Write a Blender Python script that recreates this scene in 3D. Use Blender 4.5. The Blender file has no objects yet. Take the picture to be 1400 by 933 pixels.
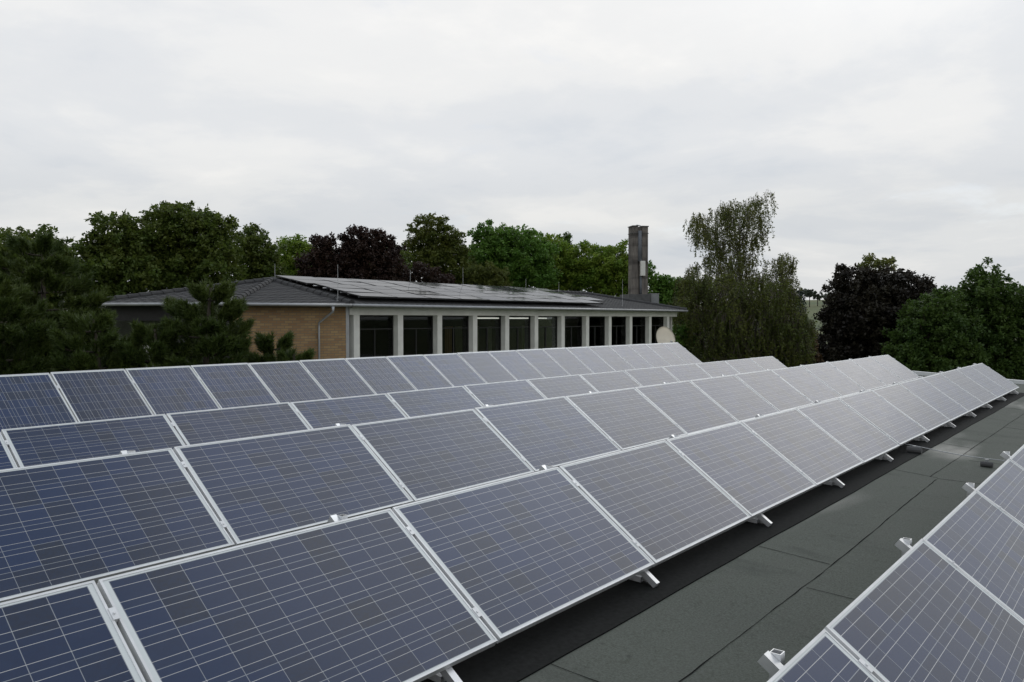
import bpy, bmesh, math, random
import numpy as np
from mathutils import Vector, Matrix

random.seed(7)
rng = np.random.default_rng(11)
scene = bpy.context.scene
COL = scene.collection
H = 5.6                                   # eye height above the ground

# ------------------------------------------------------------------ camera
F_PX, YAW, PITCH = 1106.2, 0.67455, -0.02679      # focal length for a 1400 px wide picture
cam = bpy.data.cameras.new("camera")
cam.sensor_width = 36.0
cam.lens = F_PX / 1400 * 36
cam.clip_start, cam.clip_end = 0.05, 6000
cam_o = bpy.data.objects.new("camera", cam)
COL.objects.link(cam_o)
fw = Vector((math.cos(YAW) * math.cos(PITCH), math.sin(YAW) * math.cos(PITCH), math.sin(PITCH)))
rt = Vector((math.sin(YAW), -math.cos(YAW), 0)).normalized()
up = rt.cross(fw)
cam_o.matrix_world = Matrix(((rt.x, up.x, -fw.x, 0), (rt.y, up.y, -fw.y, 0), (rt.z, up.z, -fw.z, H), (0, 0, 0, 1)))
scene.camera = cam_o

def at(px, py, depth):
    """survey helper: the point seen along a sight line at a given distance"""
    d = fw + rt * ((px - 700) / F_PX) - up * ((py - 466.5) / F_PX)
    p = d * depth
    return Vector((p.x, p.y, p.z + H))

# ------------------------------------------------------------------ sky
SUN_AZ, SUN_EL = math.radians(78), math.radians(37)      # veiled sun, up to the right outside the picture
world = bpy.data.worlds.new("World")
scene.world = world
world.use_nodes = True
wn, wl = world.node_tree.nodes, world.node_tree.links
wn.clear()
def N(nodes, kind, **kw):
    n = nodes.new(kind)
    for k, v in kw.items():
        if k.startswith('i_'):
            n.inputs[int(k[2:])].default_value = v
        else:
            setattr(n, k, v)
    return n
wo = N(wn, 'ShaderNodeOutputWorld'); bg = N(wn, 'ShaderNodeBackground'); bg.inputs[1].default_value = 0.1
wl.new(bg.outputs[0], wo.inputs[0])
sky = N(wn, 'ShaderNodeTexSky', sky_type='NISHITA', sun_disc=False, sun_elevation=SUN_EL, sun_rotation=SUN_AZ)
tc = N(wn, 'ShaderNodeTexCoord')
sep = N(wn, 'ShaderNodeSeparateXYZ'); wl.new(tc.outputs['Generated'], sep.inputs[0])
def wmath(op, a, b=None):
    m = N(wn, 'ShaderNodeMath', operation=op)
    for i, s in enumerate((a, b)):
        if s is None: continue
        if isinstance(s, (int, float)): m.inputs[i].default_value = s
        else: wl.new(s, m.inputs[i])
    return m.outputs[0]
zc = wmath('MAXIMUM', sep.outputs[2], 0.0)
den = wmath('ADD', zc, 0.14)
cx = wmath('DIVIDE', sep.outputs[0], den); cy = wmath('DIVIDE', sep.outputs[1], den)
comb = N(wn, 'ShaderNodeCombineXYZ'); wl.new(cx, comb.inputs[0]); wl.new(cy, comb.inputs[1])
def wnoise(scale, detail, rough, dist=0.0, off=(0, 0, 0)):
    mp = N(wn, 'ShaderNodeMapping'); mp.inputs['Location'].default_value = off
    wl.new(comb.outputs[0], mp.inputs[0])
    n = N(wn, 'ShaderNodeTexNoise'); n.inputs['Scale'].default_value = scale
    n.inputs['Detail'].default_value = detail; n.inputs['Roughness'].default_value = rough
    n.inputs['Distortion'].default_value = dist
    wl.new(mp.outputs[0], n.inputs['Vector'])
    return n.outputs[0]
def wramp(fac, stops):
    r = N(wn, 'ShaderNodeValToRGB'); e = r.color_ramp.elements
    while len(e) < len(stops): e.new(0.5)
    for k, (p, c) in enumerate(stops):
        e[k].position = p; e[k].color = (*c, 1)
    r.color_ramp.interpolation = 'EASE'
    wl.new(fac, r.inputs[0])
    return r.outputs[0]
n1 = wnoise(0.75, 7, 0.55, 0.35, (3.1, 1.7, 0))
n2 = wnoise(1.9, 8, 0.6, 0.2, (8.3, 4.1, 2))
mixn = wmath('ADD', wmath('MULTIPLY', n1, 0.74), wmath('MULTIPLY', n2, 0.26))
cloud = wramp(mixn, [(0.34, (7.2, 7.5, 7.9)), (0.45, (7.95, 8.1, 8.3)), (0.54, (8.8, 8.8, 8.75)), (0.64, (9.7, 9.55, 9.3))])
# greyer layer low over the horizon
low = wramp(zc, [(0.0, (0.80, 0.81, 0.82)), (0.10, (0.84, 0.855, 0.865)), (0.22, (0.97, 0.975, 0.98)), (0.38, (1.0, 1.005, 1.015)), (0.72, (0.70, 0.76, 0.84))])
mul = N(wn, 'ShaderNodeMix', data_type='RGBA', blend_type='MULTIPLY'); mul.inputs[0].default_value = 1
wl.new(cloud, mul.inputs[6]); wl.new(low, mul.inputs[7])
hole = wnoise(1.5, 6, 0.6, 0.3, (1.2, 7.7, 5))
hm = wramp(hole, [(0.60, (0, 0, 0)), (0.76, (0.22, 0.22, 0.22))])
skyb = N(wn, 'ShaderNodeMix', data_type='RGBA', blend_type='MULTIPLY'); skyb.inputs[0].default_value = 1
wl.new(sky.outputs[0], skyb.inputs[6]); skyb.inputs[7].default_value = (0.9, 0.95, 1.05, 1)
# soft bright patch of cloud in front of the veiled sun
sdir = (math.sin(SUN_AZ) * math.cos(SUN_EL), math.cos(SUN_AZ) * math.cos(SUN_EL), math.sin(SUN_EL))
dp_ = N(wn, 'ShaderNodeVectorMath', operation='DOT_PRODUCT'); wl.new(tc.outputs['Generated'], dp_.inputs[0]); dp_.inputs[1].default_value = sdir
ang = wmath('MULTIPLY', wmath('SUBTRACT', 1.0, dp_.outputs['Value']), -1.0 / (math.radians(7.5) ** 2))
glow = wmath('ADD', wmath('MULTIPLY', wmath('EXPONENT', ang), 1.3), 1.0)
gl = N(wn, 'ShaderNodeVectorMath', operation='SCALE'); wl.new(mul.outputs[2], gl.inputs[0]); wl.new(glow, gl.inputs['Scale'])
fin = N(wn, 'ShaderNodeMix', data_type='RGBA'); wl.new(hm, fin.inputs[0])
wl.new(gl.outputs[0], fin.inputs[6]); wl.new(skyb.outputs[2], fin.inputs[7])
wl.new(fin.outputs[2], bg.inputs[0])

sun = bpy.data.lights.new("sun", 'SUN'); sun.energy = 0.5; sun.angle = math.radians(52); sun.color = (1, 0.96, 0.9)
sun_o = bpy.data.objects.new("sun", sun); COL.objects.link(sun_o)
sd = Vector((math.sin(SUN_AZ) * math.cos(SUN_EL), math.cos(SUN_AZ) * math.cos(SUN_EL), math.sin(SUN_EL)))
sun_o.rotation_euler = sd.to_track_quat('Z', 'Y').to_euler()

scene.view_settings.view_transform = 'Standard'
scene.view_settings.look = 'None'
scene.view_settings.gamma = 1
scene.view_settings.use_curve_mapping = False
scene.view_settings.exposure = 0.0
scene.render.engine = 'CYCLES'
scene.cycles.max_bounces = 6
scene.cycles.transparent_max_bounces = 12

# ------------------------------------------------------------------ materials
class Mat:
    def __init__(s, name):
        s.m = bpy.data.materials.new(name); s.m.use_nodes = True
        s.n, s.l = s.m.node_tree.nodes, s.m.node_tree.links
        s.b = s.n['Principled BSDF']; s.out = s.n['Material Output']
        s._tc = None
    def set(s, **kw):
        for k, v in kw.items():
            s.b.inputs[k.replace('_', ' ')].default_value = v
        return s
    def coord(s, which='Object'):
        if not s._tc: s._tc = s.n.new('ShaderNodeTexCoord')
        return s._tc.outputs[which]
    def put(s, sock, v):
        if hasattr(v, 'is_output'): s.l.new(v, sock)
        elif isinstance(v, tuple): sock.default_value = v if len(v) == 4 or sock.type == 'VECTOR' else (*v, 1)
        else: sock.default_value = v
    def math(s, op, a, b=None, clamp=False):
        m = s.n.new('ShaderNodeMath'); m.operation = op; m.use_clamp = clamp
        s.put(m.inputs[0], a)
        if b is not None: s.put(m.inputs[1], b)
        return m.outputs[0]
    def noise(s, scale, detail=4, rough=0.6, vec=None, stretch=None):
        v = vec or s.coord()
        if stretch:
            mp = s.n.new('ShaderNodeMapping'); mp.inputs['Scale'].default_value = stretch
            s.l.new(v, mp.inputs[0]); v = mp.outputs[0]
        n = s.n.new('ShaderNodeTexNoise')
        n.inputs['Scale'].default_value = scale; n.inputs['Detail'].default_value = detail
        n.inputs['Roughness'].default_value = rough
        s.l.new(v, n.inputs['Vector'])
        return n.outputs[0]
    def mix(s, fac, a, b, blend='MIX'):
        m = s.n.new('ShaderNodeMix'); m.data_type = 'RGBA'; m.blend_type = blend
        s.put(m.inputs[0], fac); s.put(m.inputs[6], a); s.put(m.inputs[7], b)
        return m.outputs[2]
    def ramp(s, fac, p0, p1, a=0.0, b=1.0):
        m = s.n.new('ShaderNodeMapRange'); m.inputs[1].default_value = p0; m.inputs[2].default_value = p1
        m.inputs[3].default_value = a; m.inputs[4].default_value = b
        s.l.new(fac, m.inputs[0]); return m.outputs[0]
    def color(s, v): s.put(s.b.inputs['Base Color'], v); return s
    def rough(s, v): s.put(s.b.inputs['Roughness'], v); return s
    def bump(s, h, strength=0.3, dist=0.02):
        b = s.n.new('ShaderNodeBump'); b.inputs['Strength'].default_value = strength
        b.inputs['Distance'].default_value = dist
        s.l.new(h, b.inputs['Height']); s.l.new(b.outputs[0], s.b.inputs['Normal']); return s

def plain(name, col, rough=0.6, metal=0.0, var=0.15, scale=6.0):
    m = Mat(name)
    n = m.noise(scale, 5)
    m.color(m.mix(m.ramp(n, 0.3, 0.7), tuple(c * (1 - var) for c in col), tuple(c * (1 + var) for c in col)))
    m.set(Roughness=rough, Metallic=metal)
    return m.m

# --- photovoltaic glass: 10 x 6 polycrystalline cells under glass, two busbars per cell
def pv_glass():
    m = Mat('pv_cells')
    sp = m.n.new('ShaderNodeSeparateXYZ'); m.l.new(m.coord(), sp.inputs[0])
    U = m.math('DIVIDE', m.math('ADD', sp.outputs[0], 0.79), 0.158)
    V = m.math('DIVIDE', m.math('ADD', sp.outputs[1], 0.474), 0.158)
    fu, fv = m.math('FRACT', U), m.math('FRACT', V)
    iu, iv = m.math('FLOOR', U), m.math('FLOOR', V)
    def near(x, c, w): return m.math('LESS_THAN', m.math('ABSOLUTE', m.math('SUBTRACT', x, c)), w)
    gapu = m.math('GREATER_THAN', m.math('ABSOLUTE', m.math('SUBTRACT', fu, 0.5)), 0.4905)
    gapv = m.math('GREATER_THAN', m.math('ABSOLUTE', m.math('SUBTRACT', fv, 0.5)), 0.4905)
    gap = m.math('MAXIMUM', gapu, gapv)
    bus = m.math('MAXIMUM', near(fv, 0.25, 0.0072), near(fv, 0.75, 0.0072))
    inside = m.math('MULTIPLY', m.math('LESS_THAN', m.math('ABSOLUTE', sp.outputs[0]), 0.7915),
                    m.math('LESS_THAN', m.math('ABSOLUTE', sp.outputs[1]), 0.4755))
    oi = m.n.new('ShaderNodeObjectInfo')
    cv = m.n.new('ShaderNodeCombineXYZ'); m.l.new(iu, cv.inputs[0]); m.l.new(iv, cv.inputs[1])
    m.l.new(m.math('MULTIPLY', oi.outputs['Random'], 61.0), cv.inputs[2])
    wnz = m.n.new('ShaderNodeTexWhiteNoise'); wnz.noise_dimensions = '3D'; m.l.new(cv.outputs[0], wnz.inputs[0])
    # crystal grains
    off = m.n.new('ShaderNodeVectorMath'); off.operation = 'ADD'
    m.l.new(m.coord(), off.inputs[0]); m.l.new(wnz.outputs['Color'], off.inputs[1])
    vo = m.n.new('ShaderNodeTexVoronoi'); vo.inputs['Scale'].default_value = 70; m.l.new(off.outputs[0], vo.inputs['Vector'])
    vs = m.n.new('ShaderNodeSeparateColor'); m.l.new(vo.outputs['Color'], vs.inputs[0])
    cell = m.mix(m.math('POWER', wnz.outputs['Value'], 1.5), (0.001, 0.022, 0.090), (0.005, 0.015, 0.040))
    cell = m.mix(m.ramp(oi.outputs['Random'], 0.3, 1, 0.0, 0.5), cell, (0.011, 0.014, 0.028))
    cell = m.mix(m.ramp(vs.outputs[0], 0, 1, 0.0, 0.35), cell, (0.006, 0.026, 0.080))
    c = m.mix(gap, cell, (0.26, 0.28, 0.31))
    c = m.mix(bus, c, (0.50, 0.50, 0.50))
    c = m.mix(inside, (0.66, 0.70, 0.70), c)
    # thin film of dust, a little thicker towards the lower edge
    d = m.noise(3.0, 6, 0.65)
    dust = m.math('ADD', m.ramp(d, 0.3, 0.75, 0.004, 0.018), m.ramp(sp.outputs[1], -0.495, -0.40, 0.03, 0.0))
    c = m.mix(dust, c, (0.36, 0.34, 0.32))
    # a few droppings and dried drops
    ov = m.n.new('ShaderNodeVectorMath'); ov.operation = 'ADD'; m.l.new(m.coord(), ov.inputs[0])
    rv = m.n.new('ShaderNodeCombineXYZ'); m.l.new(m.math('MULTIPLY', oi.outputs['Random'], 37.0), rv.inputs[0]); m.l.new(m.math('MULTIPLY', oi.outputs['Random'], 91.0), rv.inputs[1])
    m.l.new(rv.outputs[0], ov.inputs[1])
    sv = m.n.new('ShaderNodeTexVoronoi'); sv.inputs['Scale'].default_value = 3.2; m.l.new(ov.outputs[0], sv.inputs['Vector'])
    sc = m.n.new('ShaderNodeSeparateColor'); m.l.new(sv.outputs['Color'], sc.inputs[0])
    spot = m.math('MULTIPLY', m.math('LESS_THAN', sv.outputs['Distance'], m.math('MULTIPLY', sc.outputs[1], 0.035)), m.math('GREATER_THAN', sc.outputs[0], 0.80))
    c = m.mix(m.math('MULTIPLY', spot, 0.6), c, (0.42, 0.41, 0.37))
    m.color(c)
    m.set(IOR=1.5)
    m.rough(m.ramp(d, 0.3, 0.7, 0.20, 0.26))
    return m.m
PV = pv_glass()
ALU = plain('anodised_aluminium', (0.70, 0.71, 0.72), 0.42, 0.25, 0.12, 5)
GALV = plain('mill_finish_aluminium', (0.72, 0.73, 0.74), 0.35, 0.75, 0.10, 14)

def felt():
    m = Mat('roofing_felt')
    g = m.noise(75, 4, 0.8); a = m.noise(0.9, 6, 0.6); b = m.noise(2.2, 6, 0.65, stretch=(1.0, 0.35, 1))
    c = m.mix(m.ramp(a, 0.3, 0.7), (0.045, 0.051, 0.038), (0.062, 0.069, 0.053))
    c = m.mix(m.ramp(g, 0.3, 0.72), c, m.mix(0.75, c, (0.16, 0.175, 0.16)))
    c = m.mix(m.ramp(b, 0.56, 0.72, 0, 0.45), c, (0.032, 0.038, 0.033))
    vo = m.n.new('ShaderNodeTexVoronoi'); vo.inputs['Scale'].default_value = 2.6; m.l.new(m.coord(), vo.inputs['Vector'])
    c = m.mix(m.ramp(vo.outputs['Distance'], 0.02, 0.06, 0.55, 0.0), c, (0.03, 0.032, 0.03))
    ms = m.noise(5.5, 5, 0.7)
    c = m.mix(m.ramp(ms, 0.62, 0.72, 0, 0.5), c, (0.030, 0.036, 0.020))
    st = m.noise(1.4, 7, 0.7, stretch=(0.6, 2.5, 1))
    c = m.mix(m.ramp(st, 0.52, 0.56, 0, 0.22), c, (0.095, 0.098, 0.088))
    w = m.noise(0.55, 4, 0.5, stretch=(0.5, 1.6, 1))
    m.color(c)
    m.rough(m.ramp(w, 0.55, 0.68, 0.85, 0.42))
    m.bump(g, 0.5, 0.004); m.set(Specular_IOR_Level=0.2)
    return m.m
FELT = felt()
TAR = plain('bitumen', (0.010, 0.010, 0.010), 0.95, 0, 0.3, 12)
SHADED_FELT = plain('shade_dark_felt', (0.014, 0.0148, 0.0142), 0.9, 0, 0.3, 30)  # felt darkened to carry the shade under the panels
COPING = plain('coated_metal_coping', (0.62, 0.64, 0.64), 0.5, 0.0, 0.08)
RENDER = plain('wall_render', (0.42, 0.41, 0.38), 0.9)
CONC = plain('concrete_grey', (0.70, 0.70, 0.655), 0.85, 0, 0.10, 2.5)
CONC_D = plain('dark_concrete', (0.10, 0.10, 0.10), 0.9, 0, 0.25, 3)
ZINC = plain('zinc_sheet', (0.36, 0.37, 0.38), 0.45, 0.5, 0.12, 3)
WHITE = plain('white_painted_metal', (0.68, 0.67, 0.62), 0.5, 0, 0.06)
DISH = plain('cream_dish_paint', (0.86, 0.81, 0.71), 0.5, 0, 0.06, 3)
DARKFRAME = plain('dark_window_frame', (0.014, 0.014, 0.013), 0.8, 0, 0.2)
DARKWOOD = plain('dark_timber', (0.025, 0.024, 0.024), 0.7, 0, 0.2)
STEEL = plain('steel_rod', (0.42, 0.43, 0.44), 0.4, 0.7, 0.1)

def brick():
    m = Mat('buff_brick')
    bt = m.n.new('ShaderNodeTexBrick')
    bt.inputs['Color1'].default_value = (0.39, 0.265, 0.125, 1); bt.inputs['Color2'].default_value = (0.28, 0.165, 0.080, 1)
    bt.inputs['Mortar'].default_value = (0.20, 0.17, 0.125, 1)
    bt.inputs['Scale'].default_value = 1.0; bt.inputs['Mortar Size'].default_value = 0.010
    bt.inputs['Brick Width'].default_value = 0.25; bt.inputs['Row Height'].default_value = 0.083
    m.l.new(m.coord('UV'), bt.inputs['Vector'])
    n = m.noise(1.3, 5)
    m.color(m.mix(m.ramp(n, 0.3, 0.7, 0, 0.35), bt.outputs[0], (0.20, 0.115, 0.055)))
    m.set(Roughness=0.9); m.bump(bt.outputs['Fac'], -0.35, 0.01)
    return m.m
BRICK = brick()

def tiles():
    m = Mat('concrete_roof_tiles')
    n = m.noise(1.6, 6); f = m.noise(25, 3)
    c = m.mix(m.ramp(n, 0.3, 0.7), (0.036, 0.036, 0.039), (0.062, 0.061, 0.061))
    c = m.mix(m.ramp(f, 0.4, 0.7, 0, 0.4), c, (0.036, 0.038, 0.037))
    m.color(c); m.set(Roughness=0.8, Specular_IOR_Level=0.25)
    return m.m
TILES = tiles()

def roof_pv():
    m = Mat('roof_pv_cells')
    sp = m.n.new('ShaderNodeSeparateXYZ'); m.l.new(m.coord(), sp.inputs[0])
    fu = m.math('FRACT', m.math('DIVIDE', m.math('ADD', sp.outputs[0], 0.79), 0.158))
    fv = m.math('FRACT', m.math('DIVIDE', m.math('ADD', sp.outputs[1], 0.474), 0.158))
    g = m.math('MAXIMUM', m.math('GREATER_THAN', m.math('ABSOLUTE', m.math('SUBTRACT', fu, 0.5)), 0.48),
               m.math('GREATER_THAN', m.math('ABSOLUTE', m.math('SUBTRACT', fv, 0.5)), 0.48))
    m.color(m.mix(g, (0.012, 0.013, 0.018), (0.11, 0.11, 0.12)))
    m.set(Roughness=0.07, IOR=1.075)
    return m.m
for mt in (TAR,): mt.node_tree.nodes['Principled BSDF'].inputs['Specular IOR Level'].default_value = 0.1
SHADED_FELT.node_tree.nodes['Principled BSDF'].inputs['Specular IOR Level'].default_value = 0.1
ROOFPV = roof_pv()
BLACKFRAME = plain('black_module_frame', (0.03, 0.03, 0.032), 0.4, 0.3)

def window_glass():
    m = Mat('window_glass'); m.n.remove(m.b)
    t = m.n.new('ShaderNodeBsdfTransparent'); t.inputs[0].default_value = (0.80, 0.83, 0.81, 1)
    g = m.n.new('ShaderNodeBsdfGlossy'); g.inputs['Roughness'].default_value = 0.02
    fr = m.n.new('ShaderNodeFresnel'); fr.inputs[0].default_value = 1.22
    mx = m.n.new('ShaderNodeMixShader'); m.l.new(fr.outputs[0], mx.inputs[0])
    m.l.new(t.outputs[0], mx.inputs[1]); m.l.new(g.outputs[0], mx.inputs[2]); m.l.new(mx.outputs[0], m.out.inputs[0])
    return m.m
GLASS = window_glass()

def curtain_mat(name, col): return plain(name, col, 0.95, 0, 0.15, 3)
def emit(name, col, s):
    m = Mat(name); m.set(Emission_Color=(*col, 1), Emission_Strength=s); m.color((0.8, 0.8, 0.8)); return m.m
LAMP = emit('fluorescent_diffuser', (1, 0.97, 0.9), 0.8)

def leaf(name, c0, c1, c2=None, trans=0.35, rough=0.55):
    m = Mat(name); m.n.remove(m.b)
    ge = m.n.new('ShaderNodeNewGeometry'); r = ge.outputs['Random Per Island']
    c = m.mix(r, c0, c1)
    n = m.noise(0.55, 3, 0.6)
    c = m.mix(m.ramp(n, 0.4, 0.66, 0, 0.65), c, c2 or tuple(x * 1.6 for x in c1))
    di = m.n.new('ShaderNodeBsdfPrincipled'); m.l.new(c, di.inputs['Base Color']); di.inputs['Roughness'].default_value = rough
    di.inputs['Specular IOR Level'].default_value = 0.3
    tr = m.n.new('ShaderNodeBsdfTranslucent'); m.l.new(m.mix(0.5, c, tuple(x * 1.8 for x in c1)), tr.inputs[0])
    mx = m.n.new('ShaderNodeMixShader'); mx.inputs[0].default_value = trans
    m.l.new(di.outputs[0], mx.inputs[1]); m.l.new(tr.outputs[0], mx.inputs[2]); m.l.new(mx.outputs[0], m.out.inputs[0])
    return m.m
L_MAPLE = leaf('maple_leaves', (0.0437, 0.0773, 0.0134), (0.0874, 0.1277, 0.0235), (0.1344, 0.1478, 0.0269))
L_GREEN = leaf('green_leaves', (0.0486, 0.1134, 0.0203), (0.1013, 0.2025, 0.0324), (0.1580, 0.2531, 0.0405))
L_LIGHT = leaf('light_green_leaves', (0.0802, 0.1531, 0.0182), (0.1550, 0.2461, 0.0328), (0.2461, 0.2826, 0.0401))
L_BEECH = leaf('copper_beech_leaves', (0.018, 0.010, 0.009), (0.038, 0.020, 0.016), (0.055, 0.032, 0.020), 0.2)
L_DBEECH = leaf('dark_purple_leaves', (0.013, 0.011, 0.009), (0.026, 0.021, 0.015), (0.038, 0.034, 0.018), 0.2)
L_BIRCH = leaf('birch_leaves', (0.0672, 0.0932, 0.0248), (0.1271, 0.1521, 0.0386), (0.1645, 0.1474, 0.0359))
L_OLIVE = leaf('olive_leaves', (0.0483, 0.0725, 0.0138), (0.0897, 0.1138, 0.0207), (0.1311, 0.1380, 0.0242))
L_PINE = leaf('pine_needles', (0.0274, 0.0510, 0.0123), (0.0587, 0.0893, 0.0184), (0.0940, 0.1212, 0.0222), 0.15, 0.5)
L_FIR = leaf('fir_needles', (0.008, 0.020, 0.014), (0.016, 0.032, 0.020), None, 0.1)
L_DGREEN = leaf('dark_green_leaves', (0.0288, 0.0612, 0.0144), (0.0612, 0.1080, 0.0216), (0.0990, 0.1512, 0.0288))
L_BROWN = leaf('brown_leaves', (0.050, 0.030, 0.016), (0.090, 0.055, 0.026), None, 0.25)
L_FAR = leaf('distant_leaves', (0.05, 0.065, 0.05), (0.075, 0.095, 0.065), None, 0.2)
BARK = plain('bark', (0.055, 0.045, 0.034), 0.95, 0, 0.35, 8)
BIRCHBARK = plain('birch_bark', (0.34, 0.32, 0.28), 0.8, 0, 0.45, 5)

def grass_mat():
    m = Mat('meadow_grass')
    n = m.noise(0.02, 6); f = m.noise(0.8, 5)
    c = m.mix(m.ramp(n, 0.35, 0.65), (0.050, 0.080, 0.020), (0.110, 0.115, 0.034))
    m.color(m.mix(m.ramp(f, 0.3, 0.7, 0, 0.4), c, (0.05, 0.075, 0.022))); m.set(Roughness=0.95)
    return m.m
GRASS = grass_mat()

# ------------------------------------------------------------------ object helpers
def tag(o, label=None, cat=None, group=None, kind=None):
    if label: o['label'] = label
    if cat: o['category'] = cat
    if group: o['group'] = group
    if kind: o['kind'] = kind
    return o
def empty(name, loc=(0, 0, 0), label=None, cat=None, group=None):
    o = bpy.data.objects.new(name, None); o.empty_display_size = 0.1
    COL.objects.link(o); o.location = loc
    return tag(o, label, cat, group)
def link(name, me, mat=None, parent=None):
    o = bpy.data.objects.new(name, me); COL.objects.link(o)
    if mat and not me.materials: me.materials.append(mat)
    if parent: o.parent = parent
    return o
class MB:
    """collects shapes into one mesh"""
    def __init__(s): s.bm = bmesh.new()
    def box(s, a, b, M=None):
        x0, y0, z0 = a; x1, y1, z1 = b
        vs = [s.bm.verts.new((x, y, z)) for z in (z0, z1) for y in (y0, y1) for x in (x0, x1)]
        for q in ((0, 2, 3, 1), (4, 5, 7, 6), (0, 1, 5, 4), (2, 6, 7, 3), (0, 4, 6, 2), (1, 3, 7, 5)):
            s.bm.faces.new([vs[i] for i in q])
        if M is not None: bmesh.ops.transform(s.bm, matrix=M, verts=vs)
        return s
    def prism(s, pts, axis_vec):
        """closed outline extruded along a vector"""
        a = [s.bm.verts.new(p) for p in pts]; b = [s.bm.verts.new(Vector(p) + Vector(axis_vec)) for p in pts]
        n = len(pts)
        s.bm.faces.new(a[::-1]); s.bm.faces.new(b)
        for i in range(n): s.bm.faces.new((a[i], a[(i + 1) % n], b[(i + 1) % n], b[i]))
        return s
    def poly(s, pts): s.bm.faces.new([s.bm.verts.new(p) for p in pts]); return s
    def tube(s, pts, radii, seg=8, cap=True):
        pts = [Vector(p) for p in pts]
        if not hasattr(radii, '__len__'): radii = [radii] * len(pts)
        rings = []
        ref = Vector((0.13, 0.31, 1)).normalized()
        for i, p in enumerate(pts):
            d = (pts[min(i + 1, len(pts) - 1)] - pts[max(i - 1, 0)]).normalized()
            r_ = ref if abs(d.dot(ref)) < 0.95 else Vector((1, 0, 0))
            u = d.cross(r_).normalized(); v = d.cross(u)
            rings.append([s.bm.verts.new(p + (u * math.cos(t) + v * math.sin(t)) * radii[i]) for t in [2 * math.pi * k / seg for k in range(seg)]])
        for a, b in zip(rings, rings[1:]):
            for k in range(seg): s.bm.faces.new((a[k], a[(k + 1) % seg], b[(k + 1) % seg], b[k]))
        if cap: s.bm.faces.new(rings[0][::-1]); s.bm.faces.new(rings[-1])
        return s
    def bevel(s, w=0.004, seg=1):
        bmesh.ops.bevel(s.bm, geom=list(s.bm.edges), offset=w, segments=seg, affect='EDGES', clamp_overlap=True)
        return s
    def build(s, name, mat, parent=None, smooth=False):
        bmesh.ops.recalc_face_normals(s.bm, faces=s.bm.faces)
        me = bpy.data.meshes.new(name); s.bm.to_mesh(me); s.bm.free()
        if smooth:
            for p in me.polygons: p.use_smooth = True
        return link(name, me, mat, parent)
def copy_tree(o, parent=None):
    c = o.copy(); COL.objects.link(c)
    if parent: c.parent = parent
    for ch in o.children: copy_tree(ch, c)
    return c
ORD = ['zeroth', 'first', 'second', 'third', 'fourth', 'fifth', 'sixth', 'seventh', 'eighth', 'ninth', 'tenth', 'eleventh',
       'twelfth', 'thirteenth', 'fourteenth', 'fifteenth', 'sixteenth', 'seventeenth', 'eighteenth', 'nineteenth', 'twentieth']

# ------------------------------------------------------------------ terrain
def terrain():
    n = 140
    t = np.linspace(-1, 1, n); c = np.sign(t) * (np.abs(t) ** 2.4) * 2600
    X, Y = np.meshgrid(c, c, indexing='ij')
    X = X + 20; Y = Y + 10
    R = np.hypot(X, Y); A = np.arctan2(Y, X)
    side = np.exp(-((A - 0.20) / 0.55) ** 2)
    Z = (14 * side + 3) * np.clip((R - 90) / 420, 0, 1) ** 1.3 * np.clip(1.35 - R / 2500, 0.2, 1)
    Z += 2.2 * np.sin(X / 190) * np.cos(Y / 230) * np.clip((R - 120) / 300, 0, 1)
    V = np.stack([X, Y, Z], -1).reshape(-1, 3)
    fs = [(i * n + j, (i + 1) * n + j, (i + 1) * n + j + 1, i * n + j + 1) for i in range(n - 1) for j in range(n - 1)]
    me = bpy.data.meshes.new('ground'); me.from_pydata(V.tolist(), [], fs)
    for p in me.polygons: p.use_smooth = True
    return tag(link('ground', me, GRASS), 'grassy ground and meadow rising to a low hill', kind='structure')
terrain()
def ground_z(x, y):
    R = math.hypot(x, y); A = math.atan2(y, x)
    side = math.exp(-((A - 0.20) / 0.55) ** 2)
    z = (14 * side + 3) * min(max((R - 90) / 420, 0), 1) ** 1.3 * min(max(1.35 - R / 2500, 0.2), 1)
    return z + 2.2 * math.sin(x / 190) * math.cos(y / 230) * min(max((R - 120) / 300, 0), 1)

# ------------------------------------------------------------------ the flat-roofed building under the panels
def rz(y):
    if y < 5.7: z = -1.80 + 0.055 * (y - 2.655)
    elif y < 7.4: z = -1.6325 - (y - 5.7) / 1.7 * 0.1675
    else: z = -1.80
    return z + H
X0, X1, Y0, Y1 = -9.0, 26.1, -7.0, 13.5
bld = empty('flat_roofed_building', (0, 0, 0), 'flat-roofed building covered in dark green-grey felt carrying the rows of solar panels', 'building')
m = MB()
ys = [Y0, -3, 0, 2.655, 5.7, 7.4, 10, Y1]
va = [[m.bm.verts.new((x, y, rz(y))) for y in ys] for x in (X0, X1)]
for i in range(len(ys) - 1): m.bm.faces.new((va[0][i], va[1][i], va[1][i + 1], va[0][i + 1]))
m.build('felt_roof', FELT, bld)
m = MB()
for (a, b) in (((X0, Y0), (X1, Y0)), ((X1, Y0), (X1, Y1)), ((X1, Y1), (X0, Y1)), ((X0, Y1), (X0, Y0))):
    m.poly([(a[0], a[1], 0), (b[0], b[1], 0), (b[0], b[1], rz(b[1]) - 0.01), (a[0], a[1], rz(a[1]) - 0.01)])
m.build('wall', RENDER, bld)
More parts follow.
